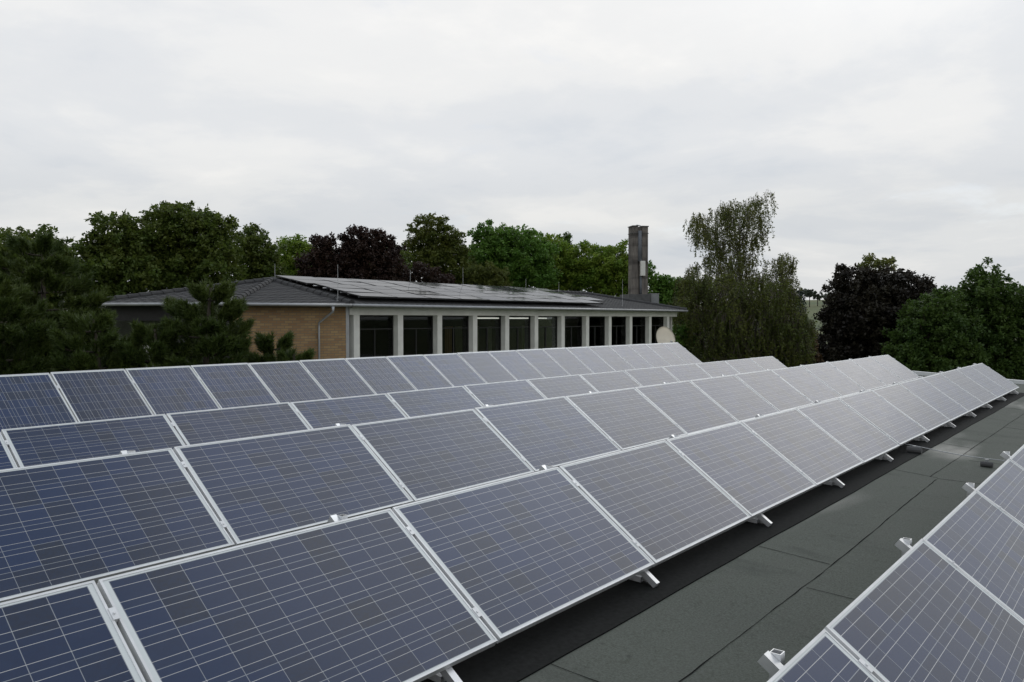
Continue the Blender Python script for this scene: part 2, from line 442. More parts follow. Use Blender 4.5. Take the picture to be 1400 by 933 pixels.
# raised metal roof edge, following the fall of the roof
def edge_strip(pts, out, name='coping', hgt=0.13, w=0.16):
    mm = MB()
    for p, q in zip(pts, pts[1:]):
        p = Vector(p); q = Vector(q); o = Vector(out) * w
        mm.prism([p, q, q + Vector((0, 0, hgt)), p + Vector((0, 0, hgt))], o)
    return mm.build(name, COPING, bld)
edge_strip([(X1, y, rz(y) - 0.03) for y in ys], (1, 0, 0))
edge_strip([(X0, Y1, rz(Y1) - 0.03), (X1 + 0.16, Y1, rz(Y1) - 0.03)], (0, 1, 0))
# tarred laps between felt sheets, hand-laid and slightly wandering
def seam(p, q, w=0.012, name='felt_seam'):
    L = math.hypot(q[0] - p[0], q[1] - p[1]); n = max(3, int(L / 0.12))
    dx, dy = (q[0] - p[0]) / L, (q[1] - p[1]) / L
    mm = MB(); rows = []; ph = random.uniform(0, 9)
    for i in range(n + 1):
        t = i / n
        o = 0.003 * math.sin(ph + t * L * 2.1) + random.uniform(-0.003, 0.003)
        ww = w * random.uniform(0.35, 1.15)
        x, y = p[0] + dx * L * t - dy * o, p[1] + dy * L * t + dx * o
        a = (x - dy * ww / 2, y + dx * ww / 2); b = (x + dy * ww / 2, y - dx * ww / 2)
        rows.append((mm.bm.verts.new((*a, rz(a[1]) + 0.004)), mm.bm.verts.new((x, y, rz(y) + 0.006)), mm.bm.verts.new((*b, rz(b[1]) + 0.004))))
    for r0, r1 in zip(rows, rows[1:]):
        for k in (0, 1): mm.bm.faces.new((r0[k], r0[k + 1], r1[k + 1], r1[k]))
    return mm.build(name, TAR, bld, True)
for a, b in (((-3, 1.86), (6.0, 1.88)), ((6.0, 1.88), (10.25, 1.97)), ((10.35, 2.05), (25.9, 2.0)), ((-3, 0.88), (25.9, 0.95)),
             ((6.23, 2.46), (6.20, 1.9)), ((5.56, 1.86), (5.60, 0.95)), ((10.45, 2.46), (10.35, 1.97)), ((10.3, 1.97), (10.55, 0.95)),
             ((13.1, 2.46), (13.0, 2.04)), ((15.9, 2.03), (15.8, 0.95)), ((19.2, 2.46), (19.1, 2.02)), ((11.9, 1.9), (12.1, 0.95)),
             ((3.4, 2.46), (3.42, 1.87)), ((22.5, 2.46), (22.4, 2.02))):
    seam(a, b, 0.008)

# felt strip under the front full row, its shade put into the colour
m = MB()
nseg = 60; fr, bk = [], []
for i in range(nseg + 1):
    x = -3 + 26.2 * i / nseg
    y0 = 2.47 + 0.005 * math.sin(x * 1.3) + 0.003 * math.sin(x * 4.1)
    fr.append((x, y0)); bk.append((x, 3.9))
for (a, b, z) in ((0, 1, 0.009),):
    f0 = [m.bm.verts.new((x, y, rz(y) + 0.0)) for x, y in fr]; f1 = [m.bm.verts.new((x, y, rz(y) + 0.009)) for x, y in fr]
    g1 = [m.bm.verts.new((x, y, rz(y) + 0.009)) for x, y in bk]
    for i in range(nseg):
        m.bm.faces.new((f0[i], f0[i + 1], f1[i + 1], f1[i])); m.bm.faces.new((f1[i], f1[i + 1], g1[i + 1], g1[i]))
tag(m.build('shaded_felt_strip', SHADED_FELT), 'long felt strip beneath the front full panel row, painted dark to give its shade', 'mat')

# ------------------------------------------------------------------ solar modules
DY, DZ = 0.8015, 0.5723
TILT = math.atan2(DZ, DY)
def make_panel(portrait):
    root = empty('solar_module')
    hx, hy, t, d = 0.825, 0.495, 0.011, 0.040
    m = MB()
    m.box((-hx, -hy, -d), (hx, -hy + t, 0)).box((-hx, hy - t, -d), (hx, hy, 0))
    m.box((-hx, -hy + t, -d), (-hx + t, hy - t, 0)).box((hx - t, -hy + t, -d), (hx, hy - t, 0))
    # inner lower flange
    m.box((-hx + t, -hy + t, -d), (hx - t, -hy + 0.03, -d + 0.002)).box((-hx + t, hy - 0.03, -d), (hx - t, hy - t, -d + 0.002))
    fo = m.build('frame', ALU, root)
    m = MB(); m.box((-hx + t, -hy + t, -0.008), (hx - t, hy - t, -0.003))
    go = m.build('cell_glass', PV, root)
    if portrait:
        for o in (fo, go): o.rotation_euler = (0, 0, math.pi / 2)
    w, l = (hy, hx) if portrait else (hx, hy)
    for s in (-0.62, 0.62):
        m = MB(); m.box((w - 0.004, s * l - 0.03, 0.001), (w + 0.023, s * l + 0.03, 0.004)).box((w + 0.004, s * l - 0.03, -0.05), (w + 0.016, s * l + 0.03, 0.001))
        m.tube([(w + 0.01, s * l, 0.004), (w + 0.01, s * l, 0.010)], 0.006, 6)
        m.build('clamp', ALU, root)
    return root
proto = {False: make_panel(False), True: make_panel(True)}
used = {False: False, True: False}
ROWS = {   # x of first top gap, y and z of the upper edge, module pitch, first and last module index, portrait
    'A': (3.2382, 1.0100, -1.2186, 1.67, -1, 4, False),
    'B': (1.5365, 3.4567, -1.0880, 1.67, -1, 12, False),
    'C': (3.0605, 5.6296, -0.9381, 1.67, -1, 11, False),
    'D': (3.0057, 8.7497, -1.0672, 1.67, -1, 11, False),
    'E': (4.6045, 11.6478, -0.7139, 1.01, -1, 17, True),
}
ROWTXT = {'A': 'in the lower right row across the aisle', 'B': 'in the front full row beside the aisle',
          'C': 'in the second full row', 'D': 'in the third full row',
          'E': 'in the rearmost row'}
GRP = {'A': 'solar panels right of the aisle', 'B': 'solar panels of the front full row', 'C': 'solar panels of the second full row',
       'D': 'solar panels of the third full row', 'E': 'upright solar panels of the rearmost row'}
prng = random.Random(5)
for key, (x0, y, z, p, i0, i1, port) in ROWS.items():
    L = 1.65 if port else 0.99
    for i in range(i0, i1 + 1):
        if not used[port]: o = proto[port]; used[port] = True
        else: o = copy_tree(proto[port])
        ms = L / 2
        cxp = x0 + (i + 0.5) * p
        jz = prng.uniform(-0.003, 0.003); jr = prng.uniform(-0.0012, 0.0012)
        o.location = (cxp, y - ms * math.cos(TILT), z - ms * math.sin(TILT) + H + jz)
        o.rotation_euler = (TILT + prng.uniform(-0.008, 0.008), jr, 0)
        k = i - i0 + 1
        if i == i1 and key != 'A': pos = 'last on the right'
        elif key == 'A': pos = ORD[k] + ' from the bottom'
        else: pos = ORD[k] + ' from the left'
        kind = 'upright grey-blue solar panel' if port else 'blue framed solar panel'
        tag(o, f'{kind}, {pos}, {ROWTXT[key]}', 'solar panel', GRP[key])

# ------------------------------------------------------------------ mounting brackets
def hollow(mm, a, b, half_w, hgt, th=0.003):
    """open square tube between two points in a plane x = const; a, b are the middle of its top face"""
    a = Vector(a); b = Vector(b); d = (b - a).normalized(); nrm = Vector((0, -d.z, d.y)); X = Vector((1, 0, 0))
    for u0, u1, v0, v1 in ((-half_w, half_w, -th, 0), (-half_w, half_w, -hgt, -hgt + th), (-half_w, -half_w + th, -hgt + th, -th), (half_w - th, half_w, -hgt + th, -th)):
        pr = [a + X * u + nrm * v for u, v in ((u0, v0), (u1, v0), (u1, v1), (u0, v1))]
        mm.prism(pr, b - a)
def make_bracket(key):
    x0, y, z, p, i0, i1, port = ROWS[key]
    L = 1.65 if port else 0.99
    c, s = math.cos(TILT), math.sin(TILT)
    yb, zb = y - L * c, z + H - L * s
    roof_b = rz(yb)
    root = empty('panel_bracket', (0, yb, roof_b))
    def sl(t, n): return Vector((0, t * c - n * s, zb - roof_b + t * s + n * c))
    # sloping rail down to the roof
    n0, hg = -0.043, 0.042
    tf = -((zb - roof_b) + (n0 - hg) * c) / s + 0.006
    m = MB(); hollow(m, sl(tf, n0), sl(L + 0.075, n0), 0.021, hg); m.build('sloping_rail', GALV, root)
    foot = sl(tf, n0 - hg)
    back = sl(L - 0.02, n0 - hg)
    m = MB(); hollow(m, (0, foot.y + 0.10, 0.052 + rz(yb + foot.y + .1) - roof_b), (0, back.y + 0.06, 0.052 + rz(yb + back.y + .06) - roof_b), 0.018, 0.036)
    m.build('base_rail', GALV, root)
    e = sl(L + 0.045, n0)
    m = MB(); zl, zh = rz(yb + e.y) - roof_b, e.z + 0.012
    for xa, xb, ya, yc in ((0.022, 0.064, -0.021, -0.018), (0.022, 0.064, 0.018, 0.021), (0.022, 0.025, -0.018, 0.018), (0.061, 0.064, -0.018, 0.018)):
        m.box((xa, e.y + ya, zl), (xb, e.y + yc, zh))
    m.build('back_leg', GALV, root)
    f2 = sl(tf + 0.02, n0 - hg)
    m = MB(); m.prism([(0.0225, f2.y, f2.z + 0.004), (0.0225, f2.y + 0.30, f2.z + 0.006), (0.0225, f2.y + 0.30, f2.z + 0.20), (0.0225, f2.y + 0.02, f2.z + 0.022)], (0.004, 0, 0))
    m.tube([(0.0265, f2.y + 0.05, f2.z + 0.022), (0.033, f2.y + 0.05, f2.z + 0.022)], 0.009, 6)
    m.build('gusset_plate', GALV, root)
    return root
BR = {'A': [2.85, 4.80, 6.75, 8.58], 'B': [0.92 + 2.0 * 0 if k < 0 else 0 for k in ()] , 'C': []}
BR['B'] = [2.85, 4.80, 6.83, 8.90, 10.92, 12.98, 14.95, 16.85, 18.68, 20.6, 22.6]
BR['C'] = [2.74, 4.65, 6.7, 8.75, 10.75, 12.8, 14.8, 16.6, 18.25, 19.93, 21.6]
BTXT = {'A': 'aluminium bracket end rising behind the lower right panel row, {} from the bottom',
        'B': 'aluminium bracket foot poking out below the front full row, {} from the left',
        'C': 'aluminium bracket under the second full row, upper tip showing, {} from the left'}
for key in 'ABC':
    pr = make_bracket(key)
    for k, x in enumerate(BR[key]):
        o = pr if k == 0 else copy_tree(pr)
        o.location.x = x
        tag(o, BTXT[key].format(ORD[k + 1]), 'bracket', {'A': 'brackets of the lower right row', 'B': 'brackets of the front full row', 'C': 'brackets of the second full row'}[key])

# lightning conductor lying across the aisle on two holders
m = MB()
pts = []
for i in range(31):
    t = i / 30; yy = 3.2 - 2.3 * t
    pts.append((11.9 + 0.03 * math.sin(t * 7) - 0.25 * (t - .3), yy, rz(yy) + 0.085 + 0.012 * math.sin(t * 9)))
m.tube(pts, 0.006, 6)
tag(m.build('conductor_cable', STEEL, None, True), 'thin grey conductor wire crossing the bare felt aisle between two rows', 'cable')
def holder(x, y, label, s):
    r = empty('cable_holder', (x, y, rz(y)), label, 'cable holder', 'holders of the conductor wire')
    m = MB(); m.tube([(0, -0.09 * s, 0.047 * s), (0, 0.09 * s, 0.047 * s)], 0.047 * s, 10); m.build('weight', CONC_D, r)
    m = MB(); m.box((-0.012, -0.02, 0.085 * s), (0.012, 0.02, 0.1)); m.build('clip', STEEL, r)
holder(11.88, 2.55, 'dark round weight carrying the wire beside the front full row', 1.0)
holder(11.62, 1.66, 'small dark wire holder at the edge of the lower right panel row', 0.75)

# satellite dish behind the rear row
dp = at(908, 464, 26.6)
dish = empty('satellite_dish', (dp.x, dp.y, rz(dp.y)), 'cream oval satellite dish standing behind the rear panel row', 'satellite dish')
zc_ = dp.z - rz(dp.y)
aim = (Vector((0, 0, H)) - dp); aim = Vector((-0.45, -0.80, 0.30)).normalized()
q = aim.to_track_quat('Z', 'Y').to_matrix().to_4x4(); q.translation = Vector((0, 0, zc_))
m = MB(); rings = []
for k in range(9):
    r = k / 8
    rings.append([m.bm.verts.new(q @ Vector((0.36 * r * math.cos(t), 0.41 * r * math.sin(t), 0.10 * r * r))) for t in [2 * math.pi * j / 40 for j in range(40)]] if k else [m.bm.verts.new(q @ Vector((0, 0, 0)))])
for j in range(40): m.bm.faces.new((rings[0][0], rings[1][j], rings[1][(j + 1) % 40]))
for a, b in zip(rings[1:], rings[2:]):
    for j in range(40): m.bm.faces.new((a[j], b[j], b[(j + 1) % 40], a[(j + 1) % 40]))
bmesh.ops.solidify(m.bm, geom=list(m.bm.faces), thickness=0.012)
m.build('reflector', DISH, dish, True)
m = MB(); m.tube([(-aim.x * -0.05, 0.06, 0), (0.02, 0.06, zc_ - 0.1)], 0.03, 8); m.tube([(0.02, 0.06, zc_ - 0.12), q @ Vector((0, 0, -0.02))], 0.03, 8); m.build('mast', STEEL, dish)
m = MB(); m.tube([q @ Vector((0, -0.40, 0.09)), q @ Vector((0, -0.22, 0.42))], 0.012, 6); m.tube([q @ Vector((0, -0.22, 0.42)), q @ Vector((0, -0.18, 0.36))], 0.028, 8); m.build('feed_arm', STEEL, dish)

# ------------------------------------------------------------------ the school building with the hipped roof
FX, FY = 17.90, 20.97
ZW, ZG = 0.1447 + H, 0.511 + H
def V3(x, y, z): return Vector((x, y, z + H))
P0, P1, P2, P3, P4, P5 = V3(11.4, 25.8, .51), V3(13.86, 21.92, .51), V3(17.35, 20.57, .51), V3(41.3, 20.57, .51), V3(41.3, 30.9, .51), V3(13.5, 30.9, .51)
RL, RR = V3(17.9, 25.72, 1.45), V3(38.9, 25.72, 1.47)
sch = empty('school_building', (FX, FY, 0), 'long hipped-roof building with dark tiles, buff brick end and pale window pillars', 'building')
def spart(mm, name, mat, parent=None, smooth=False):
    o = mm.build(name, mat, None, smooth); pa = parent or sch
    o.parent = pa; o.matrix_parent_inverse = Matrix.Translation(-Vector((FX, FY, 0)))
    if pa is not sch: o.matrix_parent_inverse = Matrix.Identity(4)
    return o
def tiled(mm, poly, eave):
    """corrugated tile courses over one roof face; eave = (a, b) lower edge"""
    a, b = eave; u = (b - a).normalized()
    nrm = Vector((0, 0, 0))
    for i in range(1, len(poly) - 1): nrm += (poly[i] - poly[0]).cross(poly[i + 1] - poly[0])
    nrm.normalize(); nrm = nrm if nrm.z > 0 else -nrm
    v = nrm.cross(u).normalized()
    us = [(p - a).dot(u) for p in poly]; vs_ = [(p - a).dot(v) for p in poly]
    if max(vs_) < -min(vs_): v = -v; vs_ = [-x for x in vs_]
    bm2 = bmesh.new(); du, course = 0.075, 0.34
    nu = int((max(us) - min(us)) / du) + 2; vv = []
    k = 0
    while k * course < max(vs_): vv += [k * course, (k + 1) * course - 0.004]; k += 1
    grid = []
    for j, vx in enumerate(vv):
        lift = 0.016 if j % 2 == 0 else 0.0
        row = []
        for i in range(nu):
            ux = min(us) + i * du
            row.append(bm2.verts.new(a + u * ux + v * vx + nrm * (lift + 0.008 * math.cos(2 * math.pi * ux / 0.30))))
        grid.append(row)
    for r0, r1 in zip(grid, grid[1:]):
        for i in range(nu - 1): bm2.faces.new((r0[i], r0[i + 1], r1[i + 1], r1[i]))
    cen = sum(poly, Vector()) / len(poly)
    for i in range(len(poly)):
        p, q2 = poly[i], poly[(i + 1) % len(poly)]
        e = (q2 - p).normalized(); pn = e.cross(nrm)
        if pn.dot(cen - p) > 0: pn = -pn
        bmesh.ops.bisect_plane(bm2, geom=bm2.verts[:] + bm2.edges[:] + bm2.faces[:], plane_co=p + pn * 0.002, plane_no=pn, clear_outer=True)
    tmp = bpy.data.meshes.new('t'); bm2.to_mesh(tmp); bm2.free(); mm.bm.from_mesh(tmp); bpy.data.meshes.remove(tmp)
m = MB()
tiled(m, [P1, P2, RL], (P1, P2)); tiled(m, [P2, P3, RR, RL], (P2, P3)); tiled(m, [P0, P1, RL], (P0, P1))
tiled(m, [P3, P4, RR], (P3, P4)); tiled(m, [P4, P5, RL, RR], (P4, P5)); tiled(m, [P5, P0, RL], (P5, P0))
spart(m, 'roof', TILES)
def caps(a, b, n):
    mm = MB(); d = (b - a) / n
    for k in range(n):
        p = a + d * k
        mm.tube([p + Vector((0, 0, 0.0)), p + d * 1.04], [0.135, 0.11], 10)
    return spart(mm, 'ridge_tiles', TILES)
caps(P1, RL, 12); caps(P2, RL, 12); caps(RL, RR, 55); caps(P3, RR, 14); caps(P0, RL, 17)
# eaves, gutter, soffit
def offset_in(p, d): return p + d
m = MB()
for a, b in ((P0, P1), (P1, P2), (P2, P3)):
    d = (b - a).normalized(); o = Vector((d.y, -d.x, 0))
    m.tube([a + o * 0.05 - Vector((0, 0, 0.05)), b + o * 0.05 - Vector((0, 0, 0.05))], 0.052, 10)
spart(m, 'gutter', ZINC, None, True)
cenp = Vector((26, 26, 0))
m = MB()
ring = [P0, P1, P2, P3, P4, P5]
inn = [Vector((11.9, 25.9, 0)), Vector((14.1, 22.35, 0)), Vector((17.75, 21.0, 0)), Vector((41.0, 21.0, 0)), Vector((41.0, 30.6, 0)), Vector((13.7, 30.6, 0))]
for i in range(6):
    j = (i + 1) % 6
    a, b = ring[i] - Vector((0, 0, 0.06)), ring[j] - Vector((0, 0, 0.06))
    c_, d_ = Vector((inn[j].x, inn[j].y, a.z - 0.02)), Vector((inn[i].x, inn[i].y, a.z - 0.02))
    m.poly([a, b, c_, d_])
spart(m, 'soffit', DARKWOOD)
# white corner flashing at the hip foot
m = MB(); m.tube([P1 + Vector((-0.05, -0.05, 0.02)), P1 + (RL - P1) * 0.04 + Vector((-0.12, -0.06, 0.12))], 0.035, 6); spart(m, 'flashing', WHITE)
# brick end wall with UV in metres
BZ0 = 0.0
def brick_wall(a, b, z0, z1, name='brick_wall', th=0.28):
    me = bpy.data.meshes.new(name); bm = bmesh.new(); uvl = bm.loops.layers.uv.new()
    a = Vector(a); b = Vector(b); L = (b - a).length
    d = (b - a).normalized(); nn = Vector((-d.y, d.x, 0)) * th
    quad = [bm.verts.new((a.x, a.y, z0)), bm.verts.new((b.x, b.y, z0)), bm.verts.new((b.x, b.y, z1)), bm.verts.new((a.x, a.y, z1))]
    f = bm.faces.new(quad)
    for lp, uv in zip(f.loops, ((0, z0), (L, z0), (L, z1), (0, z1))): lp[uvl].uv = uv
    q2 = [bm.verts.new((v.co.x + nn.x, v.co.y + nn.y, v.co.z)) for v in quad]
    for i in range(4): bm.faces.new((quad[i], quad[(i + 1) % 4], q2[(i + 1) % 4], q2[i]))
    bm.faces.new(q2[::-1])
    bm.to_mesh(me); bm.free()
    o = link(name, me, BRICK); o.parent = sch; o.matrix_parent_inverse = Matrix.Translation(-Vector((FX, FY, 0)))
    return o
wd = (P2 - P1).normalized()
A1 = Vector((14.05, 22.28, 0)); A2 = Vector((17.45, 20.98, 0))
brick_wall(A1, A2, BZ0, ZG - 0.085)
# left wing wall: dark panelled front with a few windows
B0 = Vector((11.85, 25.75, 0)); B1 = Vector((14.03, 22.33, 0))
ld = (B1 - B0).normalized(); ln = Vector((ld.y, -ld.x, 0))
m = MB()
def lbox(mm, s0, s1, z0, z1, t0, t1):
    pts = [B0 + ld * s + ln * t for s, t in ((s0, t0), (s1, t0), (s1, t1), (s0, t1))]
    mm.prism([Vector((p.x, p.y, z0)) for p in pts], (0, 0, z1 - z0))
LL = (B1 - B0).length
lbox(m, 0, LL, ZG - 0.55, ZG - 0.085, -0.2, 0.0); lbox(m, 0, LL, 0, ZG - 2.4, -0.2, 0)
for s in (0, 1.0, 2.0, 3.0, LL - 0.12): lbox(m, s, s + 0.12, ZG - 2.4, ZG - 0.55, -0.2, 0.0)
spart(m, 'timber_wall', DARKWOOD)
for k in range(3):
    m = MB(); lbox(m, 0.12 + k, 1.0 + k, ZG - 1.12, ZG - 0.55, -0.12, -0.10); w = spart(m, 'window', GLASS)
    m = MB(); lbox(m, 0.12 + k, 1.0 + k, ZG - 2.4, ZG - 1.12, -0.12, -0.08); spart(m, 'infill_panel', [CONC, RENDER, CONC_D][k])
# back and right-hand walls
m = MB(); m.box((13.9, 30.4, 0), (41.0, 30.6, ZG - 0.1)).box((40.8, 21.3, 0), (41.0, 30.4, ZG - 0.1)); spart(m, 'rear_wall', RENDER)
# facade: pillars, beam, sill wall
m = MB(); m.box((FX - 0.30, FY, ZW), (FX + 23.05, FY + 0.30, ZG - 0.09)).bevel(0.008); spart(m, 'lintel_beam', CONC)
m = MB(); m.box((FX - 0.30, FY + 0.005, ZW - 2.55), (FX + 23.05, FY + 0.30, ZW - 2.05)); spart(m, 'sill_wall', CONC)
m = MB(); m.box((FX - 0.30, FY + 0.015, 0), (FX + 23.05, FY + 0.30, ZW - 2.55)); spart(m, 'base_wall', CONC)
for k in range(12):
    xx = FX + 2 * k
    m = MB(); m.box((xx - 0.13, FY - 0.012, ZW - 2.05), (xx + 0.13, FY + 0.30, ZW + 0.0)).bevel(0.008); spart(m, 'pillar', CONC)
m = MB(); m.box((17.47, 21.0, ZW - 2.55), (17.60, 21.3, ZG - 0.09)).box((17.47, 21.05, 0), (17.60, 21.3, ZW - 2.55)); spart(m, 'corner_strip', ZINC)
for k in range(11):
    xa, xb = FX + 2 * k + 0.13, FX + 2 * k + 1.87
    y = FY + 0.22
    m = MB(); z0, z1 = ZW - 2.05, ZW
    f = 0.055
    m.box((xa, y, z0), (xb, y + 0.06, z0 + f)).box((xa, y, z1 - f), (xb, y + 0.06, z1))
    m.box((xa, y, z0 + f), (xa + f, y + 0.06, z1 - f)).box((xb - f, y, z0 + f), (xb, y + 0.06, z1 - f))
    m.box((xa + f, y, z1 - 0.50), (xb - f, y + 0.06, z1 - 0.46))
    m.box(((xa + xb) / 2 - 0.025, y, z0 + f), ((xa + xb) / 2 + 0.025, y + 0.06, z1 - 0.50))
    wdo = spart(m, 'window', DARKFRAME)
    m = MB(); m.box((xa + f, y + 0.025, z0 + f), (xb - f, y + 0.035, z1 - f)); pn = m.build('pane', GLASS); pn.parent = wdo
# downpipe with swan neck
dpb = A1 + (A2 - A1) * 0.745
dn = Vector((wd.y, -wd.x, 0))
g0 = P1 + (P2 - P1) * 0.83
m = MB()
m.tube([g0 + dn * 0.05 + Vector((0, 0, -0.10)), g0 + dn * 0.05 + Vector((0, 0, -0.26)), Vector((dpb.x, dpb.y, ZG - 0.62)) + dn * 0.08, Vector((dpb.x, dpb.y, ZG - 0.75)) + dn * 0.08, Vector((dpb.x, dpb.y, 0.1)) + dn * 0.08], [0.06, 0.036, 0.033, 0.033, 0.033], 10)
spart(m, 'downpipe', ZINC, None, True)
# rooms behind the glass
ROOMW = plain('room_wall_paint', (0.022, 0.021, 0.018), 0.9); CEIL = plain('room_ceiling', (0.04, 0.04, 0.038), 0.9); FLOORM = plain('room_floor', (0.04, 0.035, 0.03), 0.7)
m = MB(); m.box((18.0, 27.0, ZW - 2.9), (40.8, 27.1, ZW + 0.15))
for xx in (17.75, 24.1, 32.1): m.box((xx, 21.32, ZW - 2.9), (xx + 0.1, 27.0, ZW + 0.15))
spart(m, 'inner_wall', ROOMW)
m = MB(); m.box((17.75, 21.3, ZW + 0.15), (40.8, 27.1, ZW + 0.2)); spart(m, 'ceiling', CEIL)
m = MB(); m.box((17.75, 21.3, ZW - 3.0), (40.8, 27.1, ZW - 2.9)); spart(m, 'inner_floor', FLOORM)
for k, (xx, n) in enumerate(((27.05, 0), (28.2, 0), (29.35, 0), (30.5, 0))):
    r = empty('ceiling_lamp', (xx, 23.1, ZW - 0.12), ['white strip lamp behind the fifth window, left one of two', 'white strip lamp behind the fifth window, right one of two',
              'white strip lamp behind the sixth window, left one of two', 'white strip lamp behind the sixth window, right one of two'][k], 'lamp', 'strip lamps in the room')
    m = MB(); m.box((-0.09, -0.7, 0.05), (0.09, 0.7, 0.09)); m.build('housing', WHITE, r)
    m = MB(); m.box((-0.14, -0.7, 0), (0.14, 0.7, 0.048)); m.build('diffuser', LAMP, r)
    m = MB(); m.tube([(0, -0.4, 0.09), (0, -0.4, 0.27)], 0.008, 6); m.tube([(0, 0.4, 0.09), (0, 0.4, 0.27)], 0.008, 6); m.build('hanger', STEEL, r)
def curtain(xa, xb, mat, label, y=21.5):
    mm = MB(); n = 24; lo, hi = [], []
    for i in range(n + 1):
        t = i / n; xx = xa + (xb - xa) * t; yy = y + 0.035 * math.sin(t * n * 0.9)
        lo.append(mm.bm.verts.new((xx, yy, ZW - 2.3))); hi.append(mm.bm.verts.new((xx, yy, ZW - 0.42)))
    for i in range(n): mm.bm.faces.new((lo[i], lo[i + 1], hi[i + 1], hi[i]))
    bmesh.ops.solidify(mm.bm, geom=list(mm.bm.faces), thickness=0.006)
    tag(mm.build('curtain', mat, None, True), label, 'curtain', 'curtains behind the windows')
CB = curtain_mat('brown_curtain', (0.34, 0.19, 0.06)); CG = curtain_mat('green_curtain', (0.22, 0.23, 0.13)); CP = curtain_mat('pale_curtain', (0.45, 0.45, 0.36))
curtain(22.75, 23.2, CB, 'brown curtain hanging behind the third window from the brick end')
curtain(23.35, 23.75, CG, 'olive green curtain beside the brown one behind the third window')
curtain(24.45, 24.75, CP, 'pale curtain at the left side of the fourth window')
curtain(25.35, 25.55, CP, 'narrow pale curtain in the middle of the fourth window')
curtain(27.6, 27.75, CG, 'thin grey-green curtain in the middle of the fifth window')
curtain(30.65, 31.05, CP, 'pale curtain behind the left side of the seventh window')

# photovoltaic array on the tiled roof
nrm = (P3 - P2).cross(RL - P2).normalized(); nrm = nrm if nrm.z > 0 else -nrm
ud = (P3 - P2).normalized(); vd = nrm.cross(ud)
if vd.z < 0: vd = -vd
def make_roof_panel():
    r = empty('solar_module')
    m = MB(); hx, hy, t = 0.825, 0.495, 0.012
    m.box((-hx, -hy, -0.035), (hx, -hy + t, 0)).box((-hx, hy - t, -0.035), (hx, hy, 0)).box((-hx, -hy + t, -0.035), (-hx + t, hy - t, 0)).box((hx - t, -hy + t, -0.035), (hx, hy - t, 0))
    m.build('frame', BLACKFRAME, r)
    m = MB(); m.box((-hx + t, -hy + t, -0.008), (hx - t, hy - t, -0.003)); m.build('cell_glass', ROOFPV, r)
    return r
rp = make_roof_panel(); first = True
rowtxt = ['lowest', 'second lowest', 'middle', 'second highest', 'topmost']
for rj in range(5):
    xs0 = 0.75 + 0.12 * rj if rj < 3 else 0.55
    ncol = (9, 10, 10, 10, 10)[rj]
    if rj >= 3: xs0 = 0.62 + 0.02 * rj
    for ci in range(ncol):
        o = rp if first else copy_tree(rp); first = False
        base = P2 + ud * (xs0 + 0.825 + ci * 1.68) + vd * (0.42 + 0.495 + rj * 0.965) + nrm * 0.20
        R = Matrix((ud, vd, nrm)).transposed().to_4x4()
        tl = random.uniform(-0.012, 0.012)
        o.matrix_world = Matrix.Translation(base) @ R @ Matrix.Rotation(tl, 4, 'X') @ Matrix.Rotation(random.uniform(-0.008, 0.008), 4, 'Y')
        tag(o, f'dark panel on the far tiled roof, {rowtxt[rj]} row, {ORD[ci + 1]} from the left', 'solar panel', 'dark solar panels on the tiled roof')
# rails carrying the array
ncols = (9, 10, 10, 10, 10)
m = MB()
for rj in range(5):
    for e in (0.2, 0.75):
        a = P2 + ud * 0.8 + vd * (0.42 + rj * 0.965 + e) + nrm * 0.135; b = a + ud * (ncols[rj] * 1.68 - 0.4)
        m.tube([a, b], 0.022, 4)
tag(m.build('array_rail', STEEL), 'metal rails under the dark panels on the far tiled roof', 'rail')

# lightning rods on the tiled roof
def rod(px, py0, py1, depth, label):
    b = at(px, py1, depth); hgt = (py1 - py0) / F_PX * depth
    r = empty('lightning_rod', b, label, 'lightning rod', 'lightning rods on the tiled roof')
    m = MB(); m.tube([(0, 0, -0.05), (0, 0, hgt * 0.5), (0, 0, hgt)], [0.009, 0.008, 0.005], 6); m.build('rod', STEEL, r)
    m = MB(); m.tube([(0, 0, -0.06), (0, 0, 0.0)], 0.05, 8); m.tube([(0.05, 0, 0.02), (-0.05, 0, 0.05)], 0.012, 6); m.build('foot', STEEL, r)
def on_roof_depth(px, py):
    d = at(px, py, 1.0) - Vector((0, 0, H))
    return (P2 - Vector((0, 0, H))).dot(nrm) / d.dot(nrm)
for px, y0, y1, lab in ((376, 361, 384, 'thin lightning rod at the left end of the roof ridge'), (462, 362, 411, 'tall lightning rod rising from the eave above the downpipe'),
                        (561, 369, 391, 'lightning rod on the ridge in front of the purple trees'), (633, 366, 394, 'lightning rod on the ridge before the tall green tree'),
                        (719, 381, 398, 'short lightning rod on the ridge right of the centre'), (764, 386, 402, 'lightning rod at the right end of the panel array'),
                        (851, 382, 419, 'tall lightning rod at the right eave before the chimney')):
    dd = max(26.0, min(on_roof_depth(px, y1), 46.0))
    rod(px, y0, y1, dd, lab)

